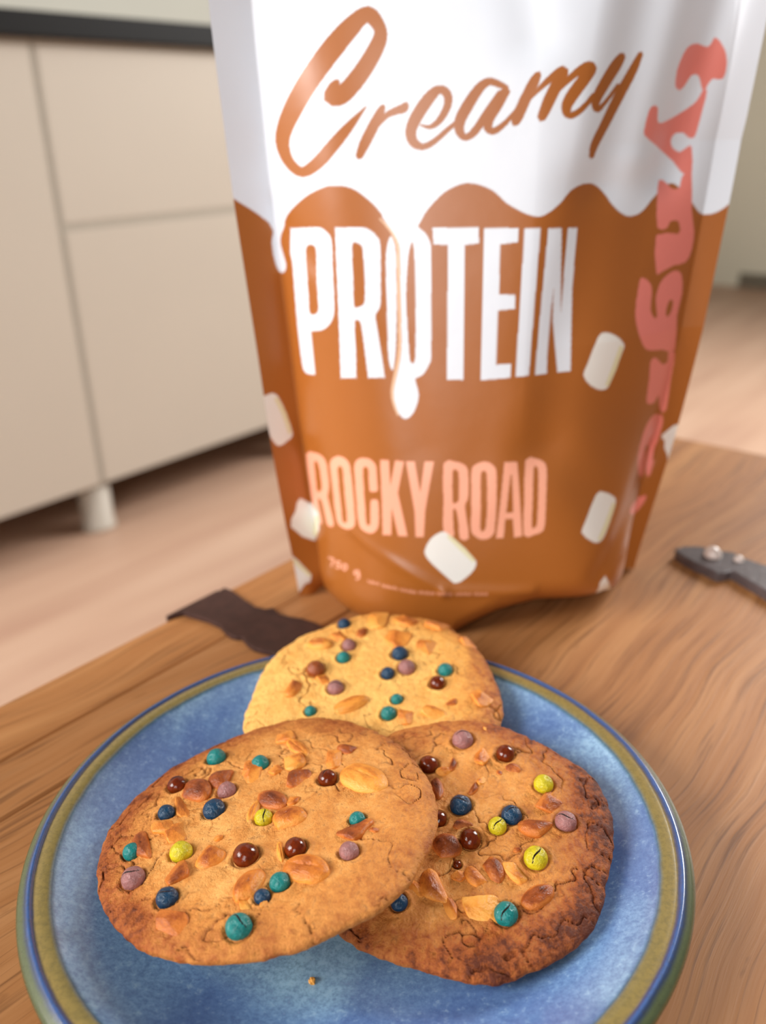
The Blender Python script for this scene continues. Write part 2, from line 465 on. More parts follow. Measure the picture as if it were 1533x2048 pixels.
HALF = .0049
def make_cookie(name, dat, label, mat, bake_fn, seed):
    c, nrm, R = Vector(dat['c']), Vector(dat['n']), dat['R']
    e1 = (Vector((1, 0, 0)) - nrm * nrm.x).normalized(); e2 = nrm.cross(e1)
    root = tag(empty('cookie'), label, 'cookie', 'nut and candy cookies on the plate')
    Mx = Matrix((e1, e2, nrm)).transposed().to_4x4(); Mx.translation = c
    root.matrix_world = Mx
    rough = np.array(dat['rough'] + dat['rough'][:1]) / 1000
    ths = np.linspace(-math.pi, math.pi, 481)
    dense = np.interp(ths[:-1], np.linspace(-math.pi, math.pi, len(rough)), rough)
    ker = np.exp(-.5 * (np.arange(-20, 21) / 5.5) ** 2); ker /= ker.sum()
    dense = np.convolve(np.r_[dense[-20:], dense, dense[:20]], ker, mode='valid')
    rough = np.r_[dense, dense[:1]]
    off = Vector((seed * 11.3, seed * 4.7, seed * 2.1))
    def Rt(th):
        th = (th + math.pi) % (2 * math.pi) - math.pi
        return R + float(np.interp(th, ths, rough)) + .0006 * noise.noise(Vector((math.cos(th) * 4, math.sin(th) * 4, 0)) + off) + .0006 * noise.noise(Vector((math.cos(th) * 13, math.sin(th) * 13, 0)) + off) + .00025 * noise.noise(Vector((math.cos(th) * 38, math.sin(th) * 38, 0)) + off)
    spots = [(x / 1000, y / 1000, r / 1000) for _, x, y, r, _ in dat['cand']]
    SP = np.array(spots)
    def surf(x, y, full=True):
        r = math.hypot(x, y); th = math.atan2(y, x); rr = min(r / Rt(th), 1.)
        z = HALF * (1 - rr ** 6.5) ** .5 + .0006 * (1 - rr * rr)
        p = Vector((x, y, 0))
        z += .0009 * noise.noise(p * 70 + off) * (1 - rr ** 8)
        if not full: return z
        b = bake_fn(x / R, y / R)
        z += .00035 * noise.noise(p * 180 + off) + .00018 * noise.noise(p * 420 + off) + .0001 * noise.noise(p * 1000 + off)
        m = noise.noise(p * 42 - off)
        wv = noise.noise_vector(p * 230) * .22
        k = abs(noise.noise(p * 85 + off * 2 + wv))
        amt = min(max((m + .5 * b + .25 * (rr - .6)) * 2.6, 0), 1)
        c1 = amt * max(0, 1 - k / .032)
        k2 = abs(noise.noise(p * 210 - off * 3 + wv))
        c2 = min(max((.9 * b + .6 * m), 0), 1) * max(0, 1 - k2 / .06)
        z -= .0012 * c1 + .0004 * c2
        # the dough is broken up around each pearl
        d = (np.hypot(SP[:, 0] - x, SP[:, 1] - y) / SP[:, 2])
        q = d.min()
        lip = max(0, 1 - abs(q - 1.02) / .16)
        z += .0005 * max(0, 1 - abs(q - 1.4) / .35) - .0007 * lip
        surf.crack = max(c1, c2 * .7, lip * .45)  # mask for the shade painted into cracks and pearl rims
        return z
    NA, NR, NB = 480, 170, 26
    V = []; bake = []; crk_ = []
    for j in range(1, NR + 1):
        s = j / NR; rr = 1 - (1 - s) ** 1.35
        for i in range(NA):
            th = 2 * math.pi * i / NA; r = Rt(th) * rr * .9995
            x, y = r * math.cos(th), r * math.sin(th)
            V.append((x, y, surf(x, y))); bake.append(bake_fn(x / R, y / R)); crk_.append(surf.crack)
    for j in range(1, NB):
        s = j / NB; rr = 1 - s ** 1.8
        for i in range(NA):
            th = 2 * math.pi * i / NA; r = Rt(th) * rr
            x, y = r * math.cos(th), r * math.sin(th)
            z = -HALF * (1 - rr ** 10) ** .5 + .0003 * noise.noise(Vector((x, y, .3)) * 200)
            V.append((x, y, z)); bake.append(bake_fn(x / R, y / R) * (1 - .7 * min(s * 9, 1)) + .1)
    top = len(V); V.append((0, 0, surf(0, 0))); bot = top + 1; V.append((0, 0, -HALF)); bake += [bake_fn(0, 0), .3]
    F = []
    for j in range(NR + NB - 2):
        for i in range(NA):
            a, b = j * NA + i, j * NA + (i + 1) % NA
            F.append((a, a + NA, b + NA, b))
    F += [(top, i, (i + 1) % NA) for i in range(NA)]
    k = (NR + NB - 2) * NA
    F += [(bot, k + (i + 1) % NA, k + i) for i in range(NA)]
    d = mesh_obj('dough', V, F, mat, root)
    at = d.data.attributes.new('bake', 'FLOAT', 'POINT'); at.data.foreach_set('value', bake)
    at = d.data.attributes.new('crack', 'FLOAT', 'POINT'); at.data.foreach_set('value', crk_ + [0.] * (len(V) - len(crk_)))
    rnd = random.Random(seed)
    def place(o, x, y, dz, tilt=.25):
        x, y = x / 1000, y / 1000
        h = .0015
        gx = (surf(x + h, y, False) - surf(x - h, y, False)) / (2 * h); gy = (surf(x, y + h, False) - surf(x, y - h, False)) / (2 * h)
        o.location = (x, y, surf(x, y, False) + dz)
        return Vector((-gx + rnd.uniform(-tilt, tilt), -gy + rnd.uniform(-tilt, tilt), 1)).normalized()
    for colr, x, y, r, crk in dat['cand']:
        key = (colr, crk)
        if key not in PEARL_MESH: PEARL_MESH[key] = pearl_mesh(colr, crk)
        o = bpy.data.objects.new('candy_pearl', PEARL_MESH[key]); col.objects.link(o); o.parent = root
        o['label'] = ('cracked ' if crk else 'round ') + PEARL[colr][1] + ' candy pearl'
        r = r / 1000 * .99
        nn = place(o, x, y, r * .10, .3)
        o.rotation_euler = (nn.to_track_quat('Z', 'Y') @ Vector((0, 0, 1)).rotation_difference(Vector((0, 0, 1)))).to_euler()
        o.rotation_euler.rotate_axis('Z', rnd.uniform(-.6, .6) if crk else rnd.uniform(0, 6))
        o.scale = (r, r, r * .96)
    for q, (colr, x, y, L, W, ang, sh) in enumerate(dat['nuts']):
        key = (sh, colr, q % 3)
        if key not in NUT_MESH: NUT_MESH[key] = nut_mesh(sh, colr, q % 3)
        o = bpy.data.objects.new('nut_piece', NUT_MESH[key]); col.objects.link(o); o.parent = root
        L, W = L / 1000 * 1.06, W / 1000 * 1.06
        H = min(max(min(L, W) * .58, .0026), .0058)
        nn = place(o, x, y, H * .02, .16)
        o.rotation_euler = nn.to_track_quat('Z', 'Y').to_euler()
        o.rotation_mode = 'QUATERNION'
        qz = Matrix.Rotation(math.radians(ang), 3, 'Z').to_quaternion()
        o.rotation_quaternion = Vector((0, 0, 1)).rotation_difference(nn) @ qz
        o.scale = (L, W, H)
    return root
COOKIES = {
 'A': {'c': [-0.042, 0.2336, 0.5792], 'n': [-0.1305, 0.0672, 0.9892], 'R': 0.0589,
  'rough': [1.0, 0.6, -0.1, -0.2, -0.0, 0.1, 0.3, 0.4, 0.4, -0.1, -0.4, -0.7, -0.4, -0.5, -0.4, -0.5, -0.9, 0.8, 1.6, 1.4, 0.6, 0.5, 0.5, 0.2, -0.7, -1.2, -1.6, -1.7, -1.5, -1.2, -0.9, -0.2, 0.8, 1.8, 2.3, 2.2, 1.5, 0.6, -0.2, -1.3, -1.7, -1.6, -1.2, -0.8, -0.4, -0.3, -0.0, 0.9],
  'cand': [('teal', -24.0, 35.0, 3.73, 0), ('teal', -5.6, 26.2, 3.39, 0), ('choc', -36.5, 21.3, 3.62, 1), ('mauve', -16.3, 13.4, 3.47, 0), ('navy', -36.7, 5.0, 3.08, 0), ('navy', -19.1, 3.3, 3.99, 0), ('yellow', -0.6, -4.2, 3.23, 1), ('choc', 20.7, 12.3, 3.52, 1), ('teal', -45.0, -11.6, 3.11, 0), ('yellow', -26.9, -16.0, 3.85, 0), ('mauve', -41.3, -24.0, 3.96, 1), ('navy', -27.3, -35.4, 3.52, 1), ('choc', -4.1, -22.1, 4.26, 0), ('choc', 12.0, -21.5, 3.65, 0), ('teal', 8.2, -35.1, 3.34, 0), ('navy', 3.3, -40.0, 2.55, 0), ('teal', -2.6, -49.9, 3.99, 1), ('teal', 31.9, -10.5, 2.75, 0), ('mauve', 29.6, -25.9, 3.23, 0)],
  'nuts': [('tan', 1.7, 43.8, 7.8, 10.2, 22, 2), ('gold', 8.1, 34.2, 14.4, 4.8, 305, 0), ('gold', 6.7, 26.1, 8.7, 11.9, 21, 2), ('brown', 27.6, 29.8, 8.4, 5.5, 336, 1), ('tan', 22.4, 23.8, 7.7, 10.2, 348, 2), ('gold', 33.9, 10.3, 19.2, 13.0, 317, 0), ('brown', -19.5, 22.1, 10.1, 10.6, 0, 1), ('tan', -8.4, 22.1, 10.0, 10.1, 335, 2), ('tan', 1.4, 21.6, 5.6, 6.0, 45, 3), ('brown', 9.4, 15.8, 9.8, 10.0, 4, 3), ('brown', -28.8, 15.0, 12.8, 10.7, 331, 1), ('tan', -31.9, 7.0, 14.3, 5.2, 288, 3), ('brown', -19.0, 9.1, 5.4, 4.0, 349, 1), ('brown', 0.4, 3.9, 13.4, 8.5, 330, 1), ('tan', 8.8, 3.2, 4.5, 5.3, 349, 2), ('gold', -4.6, -0.0, 10.5, 3.7, 79, 0), ('tan', 8.1, -6.9, 12.3, 10.4, 4, 1), ('brown', 31.3, -16.3, 11.7, 11.9, 336, 3), ('tan', -36.5, -1.7, 7.3, 9.6, 21, 2), ('tan', -31.2, -5.9, 8.1, 11.0, 12, 3), ('brown', -41.4, -9.7, 15.0, 6.8, 291, 1), ('tan', -17.2, -19.2, 11.1, 9.3, 64, 1), ('gold', 7.2, -21.7, 9.1, 2.4, 283, 0), ('brown', -25.2, -25.8, 9.3, 9.1, 35, 3), ('tan', 16.4, -31.4, 15.5, 10.0, 333, 0), ('tan', -0.6, -35.5, 12.8, 8.9, 72, 1), ('gold', -2.2, -41.9, 7.5, 3.4, 292, 3), ('gold', 3.8, -42.7, 2.9, 2.2, 32, 3), ('brown', -24.8, -44.3, 11.4, 7.9, 331, 3), ('tan', -15.3, -10.9, 2.9, 2.6, 349, 2), ('brown', 37.5, -16.9, 3.2, 2.8, 349, 2)]},
 'B': {'c': [0.0241, 0.2342, 0.5721], 'n': [-0.0334, -0.1096, 0.9934], 'R': 0.0543,
  'rough': [0.0, 0.0, 0.0, 0.3, 0.9, 1.3, 1.1, -0.1, -1.2, -2.0, -1.7, -0.7, 0.6, 1.5, 0.7, 0.1, 1.2, 1.0, 0.4, -0.6, -2.3, -2.6, -2.2, -1.3, 0.0, 0.8, 1.4, 2.0, 1.1, -1.1, -0.9, -0.7, -0.7, -0.3, 0.3, 0.5, 0.3, -0.4, -0.5, -0.3, -0.1, -0.0, -0.0, 0.0, 0.0, 0.0, 0.0, 0.0],
  'cand': [('mauve', 4.8, 38.9, 4.02, 1), ('choc', 20.2, 30.5, 3.56, 0), ('choc', -9.1, 26.7, 3.69, 0), ('yellow', 31.9, 14.5, 3.6, 0), ('navy', 1.2, 6.9, 3.89, 1), ('navy', 18.5, 1.5, 3.62, 1), ('yellow', 13.1, -2.9, 3.25, 1), ('mauve', 36.8, -1.9, 3.76, 1), ('choc', 3.1, -7.9, 3.73, 0), ('yellow', 24.1, -16.5, 4.05, 1), ('teal', 11.6, -36.2, 3.82, 1), ('navy', -21.8, -30.5, 2.84, 0), ('choc', -6.9, 1.1, 2.91, 0), ('choc', -2.1, -17.4, 1.5, 0)],
  'nuts': [('tan', 10.8, 29.7, 9.7, 6.1, 61, 3), ('gold', -3.6, 23.7, 6.0, 3.5, 9, 0), ('brown', -0.1, 27.1, 7.1, 2.6, 74, 1), ('brown', 22.4, 23.6, 5.4, 5.2, 306, 3), ('brown', -7.1, 16.5, 12.1, 4.4, 278, 1), ('brown', 6.5, 14.8, 6.4, 2.8, 60, 1), ('gold', 9.5, 18.2, 4.2, 3.0, 32, 3), ('brown', 32.7, 6.3, 10.0, 8.4, 40, 3), ('brown', 26.4, -3.4, 12.2, 8.0, 350, 1), ('brown', 1.1, -1.4, 7.2, 4.9, 338, 3), ('brown', -5.2, -11.3, 10.0, 9.7, 9, 1), ('tan', -2.0, -21.6, 4.7, 4.6, 323, 2), ('tan', 4.0, -22.8, 9.3, 5.7, 306, 1), ('brown', 9.1, -20.2, 10.1, 6.6, 290, 1), ('gold', 16.5, -20.6, 9.7, 5.9, 299, 2), ('brown', 22.7, -30.1, 12.0, 6.8, 33, 0), ('tan', -16.1, -25.6, 7.1, 4.3, 314, 3), ('tan', -9.7, -26.0, 13.7, 7.9, 289, 1), ('tan', -5.3, -32.5, 8.5, 4.6, 279, 3), ('gold', 3.8, -34.0, 12.7, 9.9, 351, 3), ('brown', 18.3, -12.6, 2.8, 2.4, 357, 2), ('brown', 16.9, 21.8, 2.1, 2.4, 356, 2), ('gold', 14.4, 45.4, 1.9, 2.1, 356, 2)]},
 'C': {'c': [-0.0061, 0.3109, 0.5734], 'n': [-0.0516, -0.1648, 0.985], 'R': 0.0552,
  'rough': [-0.6, 1.0, 1.2, 0.9, 0.3, 0.0, 0.0, 0.0, 0.0, 0.0, 0.0, 0.0, 0.0, 0.0, 0.0, 0.0, 0.0, 0.0, 0.0, 0.3, 0.9, 1.2, 1.1, 0.9, -0.7, -1.3, -1.7, -1.4, -1.0, -0.7, 0.3, 1.8, 1.2, 0.6, -0.0, 0.8, 1.5, 0.5, -1.0, -1.2, -0.6, 0.1, 0.3, 0.5, -0.1, -0.9, -1.4, -1.8],
  'cand': [('navy', -13.4, 46.1, 3.15, 0), ('mauve', -10.7, 29.9, 3.21, 0), ('teal', -13.0, 21.9, 3.07, 0), ('caramel', -25.2, 14.8, 4.27, 0), ('mauve', -15.9, 2.7, 3.59, 1), ('navy', 12.4, 21.7, 3.7, 0), ('mauve', 15.2, 12.7, 3.79, 0), ('navy', 6.8, 9.4, 3.05, 0), ('teal', 32.0, 9.8, 3.27, 0), ('choc', 28.0, 2.4, 3.37, 0), ('teal', 10.4, -6.5, 2.55, 0), ('teal', 6.7, -13.9, 3.27, 0), ('teal', -26.1, -9.9, 2.49, 0)],
  'nuts': [('gold', -24.3, 32.7, 12.4, 7.4, 334, 0), ('tan', -15.5, 36.9, 7.1, 8.3, 24, 2), ('brown', -5.3, 38.8, 5.3, 7.1, 355, 2), ('tan', 11.6, 32.8, 12.0, 12.0, 334, 2), ('tan', 23.9, 26.1, 9.8, 10.1, 327, 3), ('tan', 31.1, 41.1, 12.3, 8.8, 337, 3), ('tan', -34.9, 5.0, 12.3, 6.7, 75, 1), ('tan', -21.1, 8.5, 7.5, 6.3, 23, 2), ('gold', -9.2, -7.2, 14.9, 7.5, 20, 0), ('gold', 25.2, -13.6, 11.1, 7.1, 329, 3), ('tan', 13.3, -16.5, 8.5, 7.1, 342, 2), ('brown', 33.5, -9.1, 5.6, 4.1, 9, 3), ('tan', 46.0, -7.0, 9.1, 8.9, 316, 2), ('gold', 2.4, 47.9, 12.7, 13.5, 340, 2), ('tan', 15.9, 46.5, 11.4, 9.0, 326, 2), ('tan', 44.1, 29.8, 9.1, 6.5, 303, 3)]},
}
def sst(a, b, x):
    t = min(max((x - a) / (b - a), 0), 1); return t * t * (3 - 2 * t)
def bake_a(x, y):
    r = math.hypot(x, y)
    return .26 + .30 * sst(.62, 1., r) + .25 * sst(.55, 1., r) * sst(-.1, .8, -x) + .12 * sst(.6, 1, r) * sst(0, .8, y)
def bake_b(x, y):
    r = math.hypot(x, y)
    return .37 + .36 * sst(.55, 1., r) * (.6 + .4 * sst(-.6, .5, x)) + .22 * sst(.35, .95, x) + .2 * sst(.4, .9, -y)
def bake_c(x, y):
    r = math.hypot(x, y)
    return .10 + .22 * sst(.7, 1., r) * sst(-.4, .4, x) + .42 * sst(.35, .95, x) + .1 * sst(.3, .9, y)
D_ab = dough_mat('cookie_dough', S(238, 172, 96), S(214, 140, 66), S(160, 82, 30), S(92, 38, 10))
D_c = dough_mat('pale_cookie_dough', S(252, 194, 106), S(236, 164, 78), S(180, 98, 40), S(116, 54, 20))
make_cookie('A', COOKIES['A'], 'golden cookie lying on top of the two others with the most nut pieces', D_ab, bake_a, 1)
make_cookie('B', COOKIES['B'], 'darkest browned cookie with three yellow pearls, one edge under the golden cookie', D_ab, bake_b, 2)
make_cookie('C', COOKIES['C'], 'palest cookie without yellow pearls, leaning on the plate rim by the pouch', D_c, bake_c, 3)

# a crumb that fell on the plate
bm = bmesh.new(); bmesh.ops.create_icosphere(bm, subdivisions=3, radius=.0011)
for v in bm.verts: v.co *= 1 + .45 * noise.noise(v.co * 1500)
me = bpy.data.meshes.new('crumb'); bm.to_mesh(me); bm.free(); me.materials.append(NUT['gold'])
o = bpy.data.objects.new('cookie_crumb', me); col.objects.link(o); o.location = (-0.0255, 0.1885, 0.5575)
tag(o, 'tiny golden crumb on the blue plate in front of the cookies', 'crumb')

# =====================================================================
# the stand-up pouch
# =====================================================================
# ---- shape of the filled stand-up pouch: (q across -1..1, z up in metres) -> local xyz
POUCH_H = .345
def _curve(zs, vs):
    zz = np.linspace(-.05, .42, 941)
    v = np.interp(zz, zs, vs)
    k = np.exp(-.5 * (np.arange(-60, 61) / 22.) ** 2); k /= k.sum()
    v = np.convolve(np.pad(v, 60, mode='edge'), k, mode='valid')
    return lambda z: np.interp(z, zz, v)
pouch_w = _curve([0, .03, .09, .22, .30, .36], [.1005, .104, .112, .1240, .1290, .1290])
pouch_d = _curve([0, .03, .06, .11, .19, .27, .32, .345, .36], [.059, .058, .055, .050, .040, .027, .013, .002, .002])
pouch_e = _curve([0, .06, .15, .30], [4.6, 3.8, 3.0, 2.6])
# creases: (q0, z0, q1, z1, depth, width), depth > 0 pushes the film inwards
CREASES = [
    (.54, .345, .40, .225, .0035, .014),
    (.70, .345, .55, .235, -.0030, .013),
    (.86, .330, .70, .225, .0050, .012),
    (-.80, .300, -.72, .200, .0014, .012),
    (.36, .215, .24, .105, .0034, .020),
    (.30, .100, .62, .060, .0012, .014),
    (-.80, .090, -.62, .030, .0018, .012),
    (-.86, .215, -.70, .190, .0012, .008),
    (.90, .080, .62, .030, .0030, .010),
    (.04, .335, .12, .285, .0014, .012),
    (-.64, .056, -.20, .028, -.0010, .004),
    (-.20, .028, .25, .024, -.0010, .004),
    (.16, .125, .02, .075, -.0008, .014),
    (-.42, .150, -.30, .105, .0007, .014),
]
def pouch_front(q, z, side=1):
    q = np.asarray(q, float); z = np.asarray(z, float)
    w = pouch_w(z); D = pouch_d(z); e = pouch_e(z)
    # a broad flat face, a ridge right of the middle and a long slope to the right-hand valley
    low = np.clip(1 - z / .13, 0, 1)
    qm = .14
    aL = np.clip((qm - q) / (qm + .86), 0, 1); aR = np.clip((q - qm) / (.90 - qm), 0, 1)
    bL = (1 - aL ** 4.6) ** .9
    bR = (1 - aR ** (1.55 + 6. * low * low)) ** .95
    b = np.where(q < qm, bL, bR)
    if side != 1: b = (1 - np.clip(np.abs(q) / .93, 0, 1) ** 2.6)
    x = .0015 + .018 * z + w * q
    x = x + .0045 * np.clip(q, 0, 1.3) * np.clip((z - .15) / .1, 0, 1)
    y = -D * b * (1 if side == 1 else -.9)
    if side != 1: y = y + .012 * q * np.clip(1 - z / .15, 0, 1) ** 1.5
    y = y - .009 * np.clip((-.86 - q) / .14, 0, 1.6) * np.clip((z - .0) / .05, 0, 1)   # left seam curls forward
    u = np.clip((q - .30 - 1.1 * (z - .27)) / .42, 0, 1); y = y + .017 * np.clip((z - .15) / .09, 0, 1) * u * u * (3 - 2 * u)   # upper right corner is drawn back
    if side == 1:
        for q0, z0, q1, z1, dep, wid in CREASES:
            ax, az = q0 * .12, z0; bx, bz = q1 * .12, z1
            px, pz = q * .12, z
            L2 = (bx - ax) ** 2 + (bz - az) ** 2
            t = np.clip(((px - ax) * (bx - ax) + (pz - az) * (bz - az)) / L2, 0, 1)
            d2 = (px - ax - t * (bx - ax)) ** 2 + (pz - az - t * (bz - az)) ** 2
            y = y + dep * np.exp(-d2 / (2 * wid ** 2 * .35)) * np.clip((1 - np.abs(q)) / .12, 0, 1)
        y = y + .012 * q * np.clip(1 - z / .15, 0, 1) ** 1.5
        # the film turns under to the bottom gusset below its curved seal
        kq = [-1, -.8, -.45, -.15, .10, .3, .7, .85, .95, 1]
        zs = np.interp(q, kq, [.012, .022, .022, .012, .026, .032, .030, .020, .012, .012])
        un = np.interp(q, kq, [.0, .014, .014, .005, .030, .042, .036, .014, .003, .0])
        y = y + un * np.clip(1 - z / zs, 0, 1) ** 2.4
    return x, y

